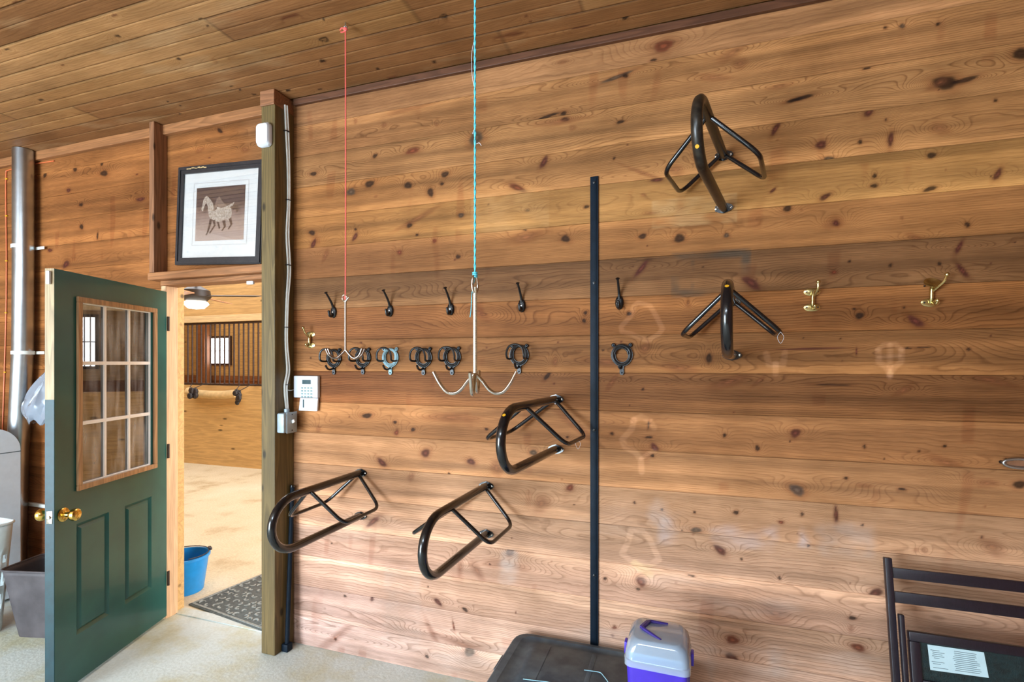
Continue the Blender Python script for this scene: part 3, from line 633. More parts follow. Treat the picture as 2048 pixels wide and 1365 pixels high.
for (xa, xb) in (pA, pB):                                            # raised panels: sloping border and flat field
    mb.box2((xa, y0+.004, pz0), (xb, -.012, pz1)); e = .016; w = .03
    o = [(xa, pz0), (xb, pz0), (xb, pz1), (xa, pz1)]; r1 = [(xa+e, pz0+e), (xb-e, pz0+e), (xb-e, pz1-e), (xa+e, pz1-e)]; r2 = [(xa+w, pz0+w), (xb-w, pz0+w), (xb-w, pz1-w), (xa+w, pz1-w)]
    vs = [(x, 0, z) for x, z in o]+[(x, -.0115, z) for x, z in r1]+[(x, -.001, z) for x, z in r2]
    mb.add(vs, [(i, (i+1) % 4, 4+(i+1) % 4, 4+i) for i in range(4)]+[(4+i, 4+(i+1) % 4, 8+(i+1) % 4, 8+i) for i in range(4)]+[(8, 9, 10, 11)])
build('leaf', mb, M['teal'], door, flat=True)
ze = dz_(110, 800)[1]
build('edge_strip', MB().box2((dl+.0002, -DT, ze), (dl+.002, -.001, DTP)), M['rawwood'], door, flat=True)['label'] = 'bare wood upper edge'
build('edge_strip', MB().box2((dl+.0002, -DT, DB), (dl+.002, -.001, ze)), M['tealedge'], door, flat=True)['label'] = 'brighter teal lower edge'
mb = MB(); fw = .027
for s_ in (0, 1):
    ya, yb = (.001, .014) if s_ == 0 else (-DT-.014, -DT-.001)
    mb.box2((wx0, ya, wz1-fw), (wx1, yb, wz1), .003); mb.box2((wx0, ya, wz0), (wx1, yb, wz0+fw), .003); mb.box2((wx0, ya, wz0+fw), (wx0+fw, yb, wz1-fw), .003); mb.box2((wx1-fw, ya, wz0+fw), (wx1, yb, wz1-fw), .003)
build('window_frame', mb, M['trimwood'], door, flat=True)
build('glass', MB().box2((wx0+iw, -.024, wz0+iw), (wx1-iw, -.020, wz1-iw)), M['glass'], door, flat=True)
mb = MB(); gx0, gx1, gz0, gz1 = wx0+fw, wx1-fw, wz0+fw, wz1-fw
for i in (1, 2): x = gx0+(gx1-gx0)*i/3; mb.box2((x-.008, -.019, gz0), (x+.008, -.010, gz1), .002)
for i in (1, 2): z = gz0+(gz1-gz0)*i/3; mb.box2((gx0, -.0185, z-.009), (gx1, -.0095, z+.009), .002)
mb.box2((gx0-.004, -.019, gz0-.004), (gx0+.010, -.006, gz1+.004), .002); mb.box2((gx0, -.019, gz0-.006), (gx1, -.008, gz0+.004), .002); mb.box2((gx0, -.019, gz1-.004), (gx1, -.008, gz1+.006), .002)
build('glazing_bars', mb, mat('white_glazing_paint', (250, 250, 248), .4, var=.01), door, flat=True)
kx, kz = dz_(126, 1030)
for sgn, y in ((1, 0.0), (-1, -DT)):
    k = MB().lathe([(.0, 0), (.033, 0), (.033, .004), (.026, .009), (.013, .012), (.012, .030), (.018, .036), (.027, .044), (.030, .055), (.028, .066), (.018, .074), (0, .076)], (kx, y+sgn*.0005, kz), (0, sgn, 0), 24)
    build('knob', k, M['brass'], door)
build('latch_plate', MB().box2((dl+.002, -DT+.008, kz-.03), (dl+.0045, -.008, kz+.03), .001).lathe([(.009, 0), (.009, .008), (.004, .010), (0, .010)], (dl+.0045, -DT/2, kz), (1, 0, 0), 12), M['chrome'], door)
mb = MB()
for z in (.25, 1.05, 1.85): mb.lathe([(.007, 0), (.007, .09), (0, .09)], (-.008, .006, z-.045), (0, 0, 1), 10)
build('hinge', mb, M['bars'], door)
# white alarm contacts
p = dz_(100, 548)
o = build('alarm_contact', MB().box2((dl+.0025, -.030, DTP-.075), (dl+.016, -.012, DTP-.012), .004), M['white'])
o.matrix_world = Matrix.Translation((HX, HYY, 0)) @ Matrix.Rotation(da, 4, 'Z'); tag(o, 'small white alarm contact on the top outer corner of the green door', 'alarm sensor')
p = onY(503, 566, -.10)
tag(rehome(build('alarm_contact', MB().box((p.x-.003, -.104, p.z), (.048, .016, .02), None, .005), M['white']), (p.x, -.1, p.z)), 'small white alarm contact under the right end of the door header', 'alarm sensor')

# ------------------------------------------------------------------ picture above the door
def picture():
    pl = onY(352, 335, -.03); pr = onY(524, 318, -.03); pb = onY(350, 530, -.03)
    w, h = pr.x-pl.x, (pl.z-pb.z); tilt = math.atan2(pr.z-pl.z, w); w = w/math.cos(tilt)
    cx = (pl.x+pr.x)/2; cz = (pl.z+pr.z)/2-h/2
    t = thing('framed_picture', 'black framed print of two running horses hung above the doorway', 'picture', (cx, -.004, cz), (R(0), -tilt, 0))
    fr = .044
    mb = MB(); o = [(-w/2, -h/2), (w/2, -h/2), (w/2, h/2), (-w/2, h/2)]; i_ = [(x*(1-2*fr/w), z*(1-2*fr/h)) for x, z in o]
    for (r_o, r_i, th) in ((o, i_, .020),): mb.ring(r_o, r_i, (0, -.001, 0), (1, 0, 0), (0, 0, 1), th)
    o2 = [(x*(1-.012/w), z*(1-.012/h)) for x, z in o]; i2 = [(x*(1-2*.022/w), z*(1-2*.022/h)) for x, z in o]; mb.ring(o2, i2, (0, -.021, 0), (1, 0, 0), (0, 0, 1), .006)
    f = build('frame', mb, M['frameblack'], t, flat=True)
    s = MB(); rr = random.Random(4)
    for k in range(9): s.box((-w/2+.09+k*.017+rr.uniform(-.004, .004), -.0275, h/2-.016+rr.uniform(-.003, .003)), (.020, .001, rr.uniform(.003, .007)))
    build('chipped_paint', s, mat('chipped_frame', (190, 160, 110), .8), f, flat=True)['label'] = 'bare chipped patch in the black paint'
    build('mat_board', MB().box((0, -.008, 0), (w-2*fr+.004, .004, h-2*fr+.004)), M['matboard'], t, flat=True)
    iw_, ih = .385, .325; zc = .006
    mb = MB(); bo = [(-iw_/2-.026, -ih/2-.028+zc), (iw_/2+.026, -ih/2-.028+zc), (iw_/2+.026, ih/2+.03+zc), (-iw_/2-.026, ih/2+.03+zc)]; bi = [(x*.985, (z-zc)*.985+zc) for x, z in bo]
    mb.ring(bo, bi, (0, -.0102, 0), (1, 0, 0), (0, 0, 1), .0008); build('mat_line', mb, M['matline'], t, flat=True)
    # the print: dark trees above, pale grass below
    m, nt, b = mk('horse_print_ground'); N = nt.nodes; L = nt.links; tc = N.new('ShaderNodeTexCoord'); sp = N.new('ShaderNodeSeparateXYZ'); L.new(tc.outputs['Object'], sp.inputs[0])
    nz = N.new('ShaderNodeTexNoise'); nz.inputs['Scale'].default_value = 22; nz.inputs['Detail'].default_value = 6; L.new(tc.outputs['Object'], nz.inputs['Vector'])
    ma = N.new('ShaderNodeMath'); ma.operation = 'MULTIPLY_ADD'; ma.inputs[1].default_value = .09; L.new(nz.outputs['Fac'], ma.inputs[0]); L.new(sp.outputs['Z'], ma.inputs[2])
    mr = N.new('ShaderNodeMapRange'); mr.inputs['From Min'].default_value = -.12; mr.inputs['From Max'].default_value = .22; L.new(ma.outputs[0], mr.inputs['Value'])
    cr = N.new('ShaderNodeValToRGB'); e = cr.color_ramp.elements; e[0].position = 0; e[0].color = (*lin((186, 162, 150)), 1); e[1].position = 1; e[1].color = (*lin((66, 50, 50)), 1)
    for q, c in ((.35, (160, 136, 124)), (.55, (126, 102, 94)), (.62, (76, 58, 56))): x = e.new(q); x.color = (*lin(c), 1)
    L.new(mr.outputs[0], cr.inputs[0]); L.new(cr.outputs[0], b.inputs['Base Color']); b.inputs['Roughness'].default_value = .7
    pr_ = build('print', MB().box((0, -.0108, zc), (iw_, .0012, ih)), m, t, flat=True)
    U = iw_/2
    def poly(pts, y, m_, nme):
        build(nme, MB().prism([(x*U, z*U+zc) for x, z in pts], (0, y, 0), (1, 0, 0), (0, 0, 1), .0004), m_, pr_, flat=True)
    poly([(-.77,.16),(-.73,.30),(-.70,.44),(-.64,.54),(-.57,.58),(-.50,.54),(-.42,.47),(-.33,.38),(-.26,.27),(-.16,.22),(.02,.20),(.20,.22),(.36,.21),(.46,.14),(.50,.02),(.47,-.14),(.40,-.26),(.30,-.20),(.18,-.20),(.0,-.26),(-.16,-.25),(-.28,-.18),(-.38,-.16),(-.45,-.04),(-.48,.10),(-.50,.24),(-.56,.34),(-.62,.32),(-.67,.20),(-.71,.09)], -.0115, M['horse'], 'pale_horse')
    build('dark_gap', MB().prism([(x*U, z*U+zc) for x, z in [(-.30,.36),(-.24,.16),(-.16,.10),(-.12,.18),(-.20,.30),(-.26,.40)]], (0, -.0117, 0), (1, 0, 0), (0, 0, 1), .0004), M['horsedark'], pr_, flat=True)
    poly([(-.27,.12),(-.25,.08),(-.20,.10),(-.15,.20),(-.09,.26),(-.04,.20),(.06,.16),(.24,.20),(.30,.25),(.22,.28),(.14,.33),(.07,.41),(.00,.49),(-.05,.55),(-.07,.49),(-.13,.47),(-.17,.38),(-.21,.26)], -.0119, mat('second_horse_print', (128, 106, 94), .8, var=.2, scale=150), 'second_horse')
    poly([(.30,.22),(.46,.28),(.60,.34),(.52,.22),(.40,.18)], -.0113, M['horse'], 'pale_tail')
    for pts in ([(-.40,-.15),(-.44,-.35),(-.50,-.58),(-.56,-.66),(-.50,-.68),(-.42,-.54),(-.34,-.34),(-.30,-.18)], [(-.30,-.2),(-.22,-.36),(-.40,-.60),(-.38,-.64),(-.15,-.38),(-.18,-.2)],
                [(.12,-.24),(.20,-.42),(.10,-.54),(.14,-.56),(.28,-.42),(.24,-.22)], [(.38,-.2),(.46,-.36),(.36,-.50),(.40,-.52),(.54,-.36),(.48,-.14)], [(.46,.16),(.60,.26),(.72,.20),(.76,.06),(.70,.0),(.64,.10),(.56,.08)],
                [(-.52,.60),(-.40,.56),(-.26,.44),(-.20,.28),(-.28,.36),(-.42,.48)], [(.02,.50),(.10,.42),(.20,.32),(.12,.34)], [(-.10,-.27),(.0,-.5),(.05,-.46),(-.02,-.27)]):
        poly(pts, -.0119, M['horsedark'], 'dark_legs_and_mane')
    build('glazing', MB().box((0, -.0150, 0), (w-2*fr+.004, .001, h-2*fr+.004)), glassm('picture_glass', (1, 1, 1), .6), t, flat=True)
picture()

# ------------------------------------------------------------------ post fittings
p = onY(536, 272, -PP)
t = thing('motion_sensor', 'white rounded motion sensor high on the post beside the picture', 'alarm sensor', (p.x-.012, -PP, p.z))
build('cover', MB().prism(rrect(.088, .128, .022), (0, -.004, 0), (1, 0, 0), (0, 0, 1), .030, .14), M['white'], t)
build('back_plate', MB().box((0, -.0025, 0), (.07, .004, .11), None, .001), M['white'], t)
# cable on the right-hand face of the post
XR = PXR
pts = [(570, 210), (572, 262), (575, 330), (576, 400), (573, 470), (576, 540), (573, 600), (571, 680), (574, 740), (569, 775), (573, 822)]
P = [onX(x, y, XR+.006) for x, y in pts]
o = build('electric_cable', MB().tube(smooth_path(P, 6), .0055, 8).tube(smooth_path([q+Vector((.004, .011+.003*math.sin(i*1.7), 0)) for i, q in enumerate(P)], 6), .005, 8), M['whitecable']); tag(rehome(o, P[-1]), 'white twin cable running down the side of the treated post', 'cable')
st = MB()
for (x, y) in ((571, 262), (575, 400), (574, 530), (572, 655), (572, 770)):
    q = onX(x, y, XR+.006); st.box(q+Vector((.003, .006, 0)), (.020, .030, .004), None, .001)
for q_ in st.v[:0]: pass
st.v = [tuple(Vector(v)-o.location) for v in st.v]; build('staple', st, M['frameblack'], o)
# junction box with switch
p = onX(566, 845, XR+.001)
q = onX(588, 845, XR+.04)
t = thing('light_switch_box', 'grey metal switch box on the post below the white cable', 'switch', (XR+.001, -.080, p.z))
build('box', MB().box((.024, 0, 0), (.048, .104, .108), None, .007).lathe([(.014, 0), (.014, .018), (0, .018)], (.021, 0, .056), (0, 0, 1), 14), M['greybox'], t)
build('cover_plate', MB().box((.0505, .006, 0), (.004, .078, .116), None, .002), M['greybox'], t)
build('toggle', MB().box((.060, .006, .006), (.020, .010, .018), Matrix.Rotation(R(-25), 3, 'Y'), .003), M['whitecable'], t)
s = MB()
for z in (.044, -.044): s.lathe([(.004, 0), (.003, .002), (0, .002)], (.0526, .006, z), (1, 0, 0), 8)
build('screw', s, M['iron'], t)
# keypad
pa = onY(588, 752, -.02); pb = onY(636, 823, -.02); pm = onY(605, 796, -.02)
kw, kh = pb.x-pa.x, pa.z-pb.z; kc = Vector(((pa.x+pb.x)/2, 0, (pa.z+pb.z)/2))
t = thing('alarm_keypad', 'white alarm keypad with small grey screen mounted right of the post', 'keypad', kc)
mz = pm.z-kc.z
build('body', MB().box2((-kw/2, -.024, mz), (kw/2, -.001, kh/2), .005), M['white'], t)
lo = Matrix.Rotation(R(0), 3, 'X')
build('flap', MB().prism([(-kw/2+.045, mz-.002), (-kw/2+.035, -kh/2), (kw/2-.006, -kh/2), (kw/2, mz-.002)], (0, -.012, 0), (1, 0, 0), (0, 0, 1), .010), M['white'], t, flat=True)
build('slot', MB().box((-kw/2+.068, -.0228, (mz-kh/2)/2+.004), (.008, .002, .046)), M['lcd'], t, flat=True)
build('screen', MB().box((.008, -.0248, kh/2-.034), (.058, .002, .024), None, .0005), M['lcd'], t)
for i in range(4):
    for j in range(4): build('key', MB().box((-.022+.021*i, -.025, kh/2-.068-.0165*j), (.013, .003, .009), None, .001), M['button'], t)
# wire from cable to keypad
a, b_ = onX(573, 780, XR+.008), onY(588, 780, -.012)
o = build('sensor_wire', MB().tube(smooth_path([a, (a+b_)/2+Vector((.0, 0, -.004)), b_]), .002, 6), M['whitecable']); tag(rehome(o, a), 'short thin white wire joining the cable to the keypad', 'cable')
# black pole leaning in the corner
a = onZ(574, 1302, .0); top = onY(585, 972, -.03)
o = thing('black_pole', 'thin black metal pole with square foot leaning beside the post', 'pole', (a.x, a.y, 0))
build('shaft', MB().tube([(0, 0, .02), tuple(top-a)], .0125, 12), M['strip'], o); build('foot', MB().box((0, 0, .022), (.042, .042, .042), None, .004), M['strip'], o)
build('cap', MB().tube([tuple((top-a)*.992), tuple((top-a)*1.004)], .0145, 12), M['black'], o)

# ------------------------------------------------------------------ vertical steel strip
a, b_ = onY(1181, 355), onY(1197, 355)
t = thing('steel_strip', 'long vertical dark blue grey steel strip screwed to the board wall', 'metal strip', ((a.x+b_.x)/2, 0, .22))
w = b_.x-a.x; hz = a.z-.22
build('bar', MB().box((0, -.0045, hz/2), (w, .008, hz), None, .001).box((0, -.0095, hz/2), (w*.55, .003, hz-.02), None, .001), M['strip'], t)
for zz in (a.z-.03, onY(1189, 567).z, onY(1189, 860).z, onY(1189, 1150).z):
    build('screw', MB().lathe([(.007, 0), (.006, .003), (0, .004)], (0, -.011, zz-.22), (0, -1, 0), 10), M['iron'], t)

# ------------------------------------------------------------------ saddle racks
def rack(label, pt, pb, yaw, sticker=None, L=.635, worn=False, wl=.165):
    p = onY(*pt); q = onY(*pb); h = p.z-q.z
    t = thing('saddle_rack', label, 'saddle rack', (p.x, 0, p.z), (0, 0, R(-yaw)), 'black tubular saddle racks on the board wall')
    Rr = h/2; st = L-Rr*1.12
    path = [(0, -.002, 0), (0, -st*.5, 0), (0, -st, 0)]
    for k in range(1, 14):
        a = PI*k/14; path.append((0, -st-Rr*1.12*math.sin(a), -Rr+Rr*math.cos(a)))
    path += [(0, -st, -h), (0, -st*.5, -h), (0, -.002, -h)]
    build('main_tube', MB().tube(path, .0185, 18), M['blackworn' if worn else 'black'], t)
    for sx in (-1, 1):
        W, dn = (wl if sx < 0 else .165), .155
        pw = [(sx*.010, -st*.80, -.008), (sx*W, -st*.72, -dn), (sx*W, -.075, -dn), (sx*.010, -.030, -.008)]
        build('wing', MB().tube(fillet(pw, .05, 7), .0088, 12), M['black'], t)
    for z in (0, -h):
        g = MB().prism([(-.040, 0), (-.034, .010), (-.018, .018), (0, .023), (.018, .018), (.034, .010), (.040, 0), (.034, -.010), (.018, -.018), (0, -.023), (-.018, -.018), (-.034, -.010)], (0, -.0005, z), (1, 0, 0), (0, 0, 1), .006)
        pl = build('mounting_plate', g, M['black'], t)
        g = MB()
        for x in (-.030, .030): g.lathe([(.0055, 0), (.0045, .003), (0, .004)], (x, -.0066, z), (0, -1, 0), 10)
        build('screw', g, M['chrome'], pl)
    if sticker:
        s = onP(sticker[0], sticker[1], (p.x, 0, 0), Vector((math.cos(R(yaw)), math.sin(R(yaw)), 0)))
    return t, st, h
R4 = rack('highest black saddle rack, on the upper wall, its arm worn grey', (1447, 312), (1458, 416), 11, worn=True)
R5 = rack('black saddle rack right of the steel strip, between it and the brass hooks', (1464, 603), (1474, 711), 6)
R3 = rack('black saddle rack just left of the steel strip under the large hanging hook', (1112, 799), (1115, 899), 4.5, wl=.20)
R2 = rack('black saddle rack low on the wall, between the other two lower racks', (973, 972), (972, 1068), 1, wl=.215)
R1 = rack('black saddle rack nearest the post, its nose in front of the post', (722, 946), (724, 1032), 0)
for (tt, st, h), (dx, dy, dz) in ((R4, (.0, -.58, -.19)), (R5, (.0, -.565, -.030)), (R3, (.0, -.575, -.045))):
    # round yellow stickers on the nose of three racks
    Rr = h/2; a = {0: 2.2}.get(0) if dz < -.1 else .75
    c = Vector((.0, -st-Rr*1.12*math.sin(a), -Rr+Rr*math.cos(a))); n = Vector((0, -math.sin(a)*1.0, math.cos(a))).normalized()
    build('sticker', MB().lathe([(.0065, 0), (.0065, .0006), (0, .0006)], c+n*.0183, n, 14), M['yellow'], tt)
for (tt, st, h), pos in ((R5, (.165, -.36, -.165)), (R3, (.165, -.20, -.165)), (R2, (.07, -.36, -.075))):
    # torn white tag strings looped on a wing
    c = Vector(pos); lp = [c+Vector((0, 0, .010)), c+Vector((-.010, -.002, -.008)), c+Vector((.0, .0, -.030)), c+Vector((.010, .002, -.008)), c+Vector((0, 0, .010))]
    build('tag_string', MB().tube(smooth_path(lp, 6), .0005, 5), M['white'], tt)

# ------------------------------------------------------------------ bridle brackets (cast iron)
def bridle(name, label, px, py, light=None):
    p = onY(px, py); t = thing(name, label, 'bridle bracket', (p.x, 0, p.z), (0, 0, 0), 'black bridle brackets in the row')
    n = 28; ou = []; inn = []
    for k in range(n):
        a = 2*PI*k/n; ca, sa = math.cos(a), math.sin(a)
        ou.append((.049*ca*(1-.10*max(0, -sa)**2), .052*sa)); inn.append((.028*ca*(1+.1*abs(sa)), .035*sa+.003))
    g = MB().ring(ou, inn, (0, -.001, 0), (1, 0, 0), (0, 0, 1), .009)
    for k in range(n):                                                  # raised rounded bead on the plate
        pass
    mid = [((o_[0]+i_[0])/2, -.0095, (o_[1]+i_[1])/2) for o_, i_ in zip(ou, inn)]
    g.tube(mid, .0075, 8, closed=True)
    for sx in (-1, 1): g.lathe([(.0095, 0), (.0095, .008), (.006, .011), (0, .011)], (sx*.038, -.001, .046), (0, -1, 0), 12)
    g.prism([(-.012, -.044), (.012, -.044), (.009, -.060), (.010, -.082), (.005, -.090), (-.005, -.090), (-.010, -.082), (-.009, -.060)], (0, -.001, 0), (1, 0, 0), (0, 0, 1), .008)
    build('plate', g, light or M['iron'], t)
    if px < 1200:
        sp = [(-.038, -.010, -.016), (-.041, -.040, -.018), (-.042, -.064, -.012), (-.043, -.070, .010), (-.034, -.071, .036), (-.014, -.071, .049), (.014, -.071, .049), (.034, -.071, .036), (.043, -.070, .010), (.042, -.064, -.012), (.041, -.040, -.018), (.038, -.010, -.016)]
        build('saddle_lip', MB().tube(smooth_path(sp, 5), .0052, 8), M['iron'], t)
        build('hook', MB().tube(smooth_path([(0, -.008, -.054), (0, -.032, -.062), (0, -.058, -.058), (0, -.074, -.040)]), .0055, 8), M['iron'], t)
    else:
        build('saddle_lip', MB().tube([(.030*math.cos(R(a)), -.014, .030*math.sin(R(a))+.004) for a in range(0, 181, 12)], .0050, 8), M['iron'], t)
        build('hook', MB().tube(smooth_path([(0, -.008, -.050), (-.006, -.020, -.060), (-.014, -.024, -.050)]), .0042, 8), M['iron'], t)
    s = MB()
    for (x, z) in ((-.038, .046), (.038, .046), (0, -.080)): s.lathe([(.0042, 0), (.0035, .002), (0, .003)], (x, -.0125 if z > 0 else -.0095, z), (0, -1, 0), 8)
    build('screw', s, M['strip'], t)
    return t
bluegrey = mat('blue_grey_iron', (124, 154, 162), .5, .2, var=.2)  # blue grey, paler than the other brackets
bridle('bridle_bracket', 'black iron bridle bracket behind the left prongs of the small hanging hook', 669, 717)
bridle('bridle_bracket', 'black iron bridle bracket behind the right prongs of the small hanging hook', 727, 716)
bridle('bridle_bracket', 'iron bridle bracket with a blue grey ring, third from the post', 782, 716, bluegrey)
bridle('bridle_bracket', 'black iron bridle bracket directly right of the blue grey one', 848, 716)
bridle('bridle_bracket', 'black iron bridle bracket closest to the left of the turquoise corded hook', 905, 715)
bridle('bridle_bracket', 'black iron bridle bracket between the turquoise corded hook and the steel strip', 1039, 711)
bridle('bridle_bracket', 'glossy black bridle bracket on its own right of the steel strip', 1244, 711)
# ------------------------------------------------------------------ black coat hooks
def coat(label, px, py, sp=1.0):
    p = onY(px, py); t = thing('coat_hook', label, 'coat hook', (p.x, 0, p.z), (0, 0, 0), 'black iron coat hooks in the upper row')
    build('plate', MB().ball((0, -.004, 0), .030, (.64, .30, 1.08), 16), M['iron'], t)
    up = smooth_path([(0, -.006, .018), (0, -.018, .045), (0, -.042, .074), (0, -.066, .098)], 6)
    build('upper_prong', MB().tube(up, [.0068-.0020*i/len(up) for i in range(len(up))], 9).lathe([(0, 0), (.009, .001), (.0095, .004), (.004, .007), (0, .007)], up[-1], (0, -.5, .8), 12), M['iron'], t)
    lo = smooth_path([(0, -.006, -.006), (0, -.020, -.024), (0, -.036, -.022), (0, -.043, .000)], 6)
    build('lower_hook', MB().tube(lo, .0066, 9).ball(lo[-1], .0075, seg=10), M['iron'], t)
    build('screw', MB().lathe([(.0045, 0), (.003, .002), (0, .002)], (0, -.0115, -.0), (0, -1, 0), 8), M['chrome'], t)
coat('black iron coat hook nearest the post, left of the red cord', 668, 625)
coat('black iron coat hook first to the right of the red cord', 781, 622)
coat('black iron coat hook closest to the left of the turquoise cord', 902, 619)
coat('black iron coat hook between the turquoise cord and the steel strip', 1044, 612)
coat('black iron coat hook right of the steel strip', 1239, 606)
# ------------------------------------------------------------------ brass double-flange hooks
def brasshook(label, px, py, k=1.0, lean=0.0, dish=False):
    p = onY(px, py); t = thing('brass_hook', label, 'coat hook', (p.x, 0, p.z), (0, 0, 0))
    ell = [(.026*k*math.cos(2*PI*i/20), .0135*k*math.sin(2*PI*i/20)) for i in range(20)]
    for z in (.027*k, -.027*k):
        g = MB()
        if dish and z > 0: g.lathe([(0, 0), (.012, .001), (.024, .006), (.027, .010), (.025, .011), (.012, .004), (0, .003)], (0, -.012, z+.004), (0, -.75, .66), 20)
        else: g.prism(ell, (0, -.0008, z), (1, 0, 0), (0, 0, 1), .005, .22)
        fl = build('flange', g, M['brassdull'], t)
        s = MB(); s.lathe([(.0035, 0), (.003, .0015), (0, .002)], (-.017*k, -.0058, z), (0, -1, 0), 8); s.lathe([(.0035, 0), (.003, .0015), (0, .002)], (.017*k, -.0058, z), (0, -1, 0), 8)
        build('screw', s, M['iron'], fl)
    st = smooth_path([(0, -.006, -.028*k), (0, -.013, -.012*k), (0, -.013, .010*k), (.003*k, -.010, .026*k)], 6)
    build('stem', MB().tube(st, .0062*k, 10), M['brassdull'], t)
    up = smooth_path([(.002, -.010, .006*k), (.006*k+lean*.3, -.030, .020*k), (.010*k+lean*.7, -.046, .036*k), (.010*k+lean, -.050, .056*k)], 6)
    build('upper_prong', MB().tube(up, .0042*k, 9).ball(up[-1], .0072*k, seg=12), M['brassdull'], t)
    lo = smooth_path([(0, -.008, -.020*k), (.002+lean*.2, -.028, -.034*k), (.003+lean*.3, -.036, -.024*k)], 6)
    build('lower_prong', MB().tube(lo, .004*k, 9).ball(lo[-1], .0062*k, seg=12), M['brassdull'], t)
brasshook('upright brass coat hook with two oval flanges right of the saddle racks', 1624, 600, 1.18)
brasshook('brass coat hook with a tilted dish top, the one nearest the right edge', 1860, 589, 1.18, .022, True)
brasshook('small brass hook above the keypad, close to the post', 622, 680, 1.15, -.022)
# steel pull at the far right
p = onY(2040, 927, -.01); t = thing('cleat', 'silvery oval metal ring fitting on the wall at the right edge', 'metal fitting', (p.x, 0, p.z))
el = lambda a, b, y, n=28: [(a*math.cos(2*PI*i/n), y, b*math.sin(2*PI*i/n)) for i in range(n)]
g = MB().tube(el(.052, .017, -.018), .0055, 10, closed=True); build('ring', g, M['galv'], t)
g = MB().prism([(q[0]*.93, q[2]*.85) for q in el(.05, .016, 0)], (0, -.0008, 0), (1, 0, 0), (0, 0, 1), .012, .12); build('cup', g, M['chrome'], t)
build('bolt', MB().lathe([(.006, 0), (.006, .014), (0, .015)], (-.052, -.001, 0), (0, -1, 0), 10), M['iron'], t)

# ------------------------------------------------------------------ hanging hooks
def hanging(name, label, top, base, R_, n, start, col, wire, shaft_h, drop, up, cordr):
    """base = point where the prongs meet, top = eye of the shaft"""
    t = thing(name, label, 'hanging hook', (base.x, base.y, base.z))
    build('shaft', MB().tube([(0, 0, -.012), (0, 0, shaft_h*.5), (0, 0, shaft_h)], wire, 12), col, t)
    return t
# small four-prong hook on the red cord
dS = F*(ZC-CH)/(HY-45.0); eye = atd(691, 45, dS); bs = Vector((eye.x, eye.y, atd(690, 700, dS).z)); tp = atd(690, 598, dS).z-bs.z
t = thing('tack_hook', 'small steel four-prong tack hook hanging on the red cord', 'hanging hook', bs)
wl = .0052
build('shaft', MB().tube([(0, 0, -.006), (0, 0, tp*.5), (0, 0, tp-.012)], wl, 12).tube(smooth_path([(0, 0, tp-.02), (.004, 0, tp-.008), (.016, .002, tp+.006)]), wl*.9, 10), M['chrome'], t)
build('eye', MB().tube([(-.006+.011*math.cos(a), .0, tp+.004+.014*math.sin(a)) for a in [2*PI*i/16 for i in range(16)]], .0028, 8, closed=True), M['chrome'], t)
for a in (172, 196, 8, 344):
    ca, sa = math.cos(R(a)+TH), math.sin(R(a)+TH); r_ = .082
    pr = smooth_path([(0, 0, .0), (ca*.014, sa*.014, -.016), (ca*.034, sa*.034, -.034), (ca*.052, sa*.052, -.036), (ca*.070, sa*.070, -.022), (ca*r_, sa*r_, .004)], 6)
    build('prong', MB().tube(pr, .0048, 10), M['darksteel'], t)
# red cord and ceiling eye
t = thing('red_cord', 'thin coral red cord tied from the ceiling hook down to the small tack hook', 'cord', (eye.x, eye.y, bs.z+tp))
o0 = Vector((eye.x, eye.y, bs.z+tp)); zt = ZC-.030-o0.z
build('cord_run', MB().tube(smooth_path([(-.004, 0, .010), (0, 0, .05), (.001, 0, zt*.5), (0, 0, zt)]), .0028, 8), M['red'], t)
kn = MB().ball((0, 0, zt), .010, (1.1, 1, .8), 10)
kn.tube(smooth_path([(0, 0, zt), (-.015, -.005, zt+.006), (-.028, 0, zt+.001)]), .0028, 6); kn.tube(smooth_path([(0, 0, zt), (-.012, .004, zt-.006), (-.026, 0, zt-.008)]), .0028, 6)
build('knot', kn, M['red'], t)
o = build('screw_hook', MB().tube([(eye.x, eye.y, ZC-.002), (eye.x, eye.y, ZC-.016)]+[(eye.x+.009*math.sin(a), eye.y, ZC-.026+.010*math.cos(a)) for a in [.2+5.6*i/12 for i in range(13)]], .0028, 8), M['galv']); tag(rehome(o, (eye.x, eye.y, ZC-.002)), 'dark screw hook in the ceiling holding the red cord', 'hook')
# large four-prong hook on the turquoise cord
dB = 1.56; bs = atd(950, 745, dB); tpB = atd(948, 575, dB).z-bs.z
t = thing('tack_hook', 'large steel four-prong tack hook hanging on the turquoise cord', 'hanging hook', bs)
build('shaft', MB().tube([(0, 0, -.03), (0, 0, tpB*.5), (0, 0, tpB)], .0060, 14), mat('ribbed_steel', (226, 222, 200), .3, .7, var=.3, scale=60, stretch=(1, 1, 14)), t)
build('eye', MB().tube([(.005*math.cos(a), .010*math.cos(a), tpB+.010+.028*math.sin(a)) for a in [2*PI*i/20 for i in range(20)]], .0042, 10, closed=True), M['chrome'], t)
for a in (180, 0, 268, 88):
    ca, sa = math.cos(R(a)+TH), math.sin(R(a)+TH); r_ = .127
    prof = [(0, -.004), (.022, -.026), (.042, -.052), (.062, -.064), (.086, -.060), (.108, -.034), (r_, .002)]
    pr = smooth_path([(ca*x, sa*x, z) for x, z in prof], 6); build('prong', MB().tube(pr, .0056, 12), M['chrome'], t)
zt = ZC-bs.z; zc0 = tpB+.036
t = thing('turquoise_cord', 'turquoise cord hanging from above, holding the large tack hook', 'cord', (bs.x, bs.y, bs.z+zc0)); z1 = zt-zc0-.02
cp = []; cp2 = []
for i in range(160):
    f_ = i/159; z = f_*z1; ph = f_*150; cp.append((.0016*math.cos(ph), .0016*math.sin(ph), z)); cp2.append((-.0016*math.cos(ph), -.0016*math.sin(ph), z))
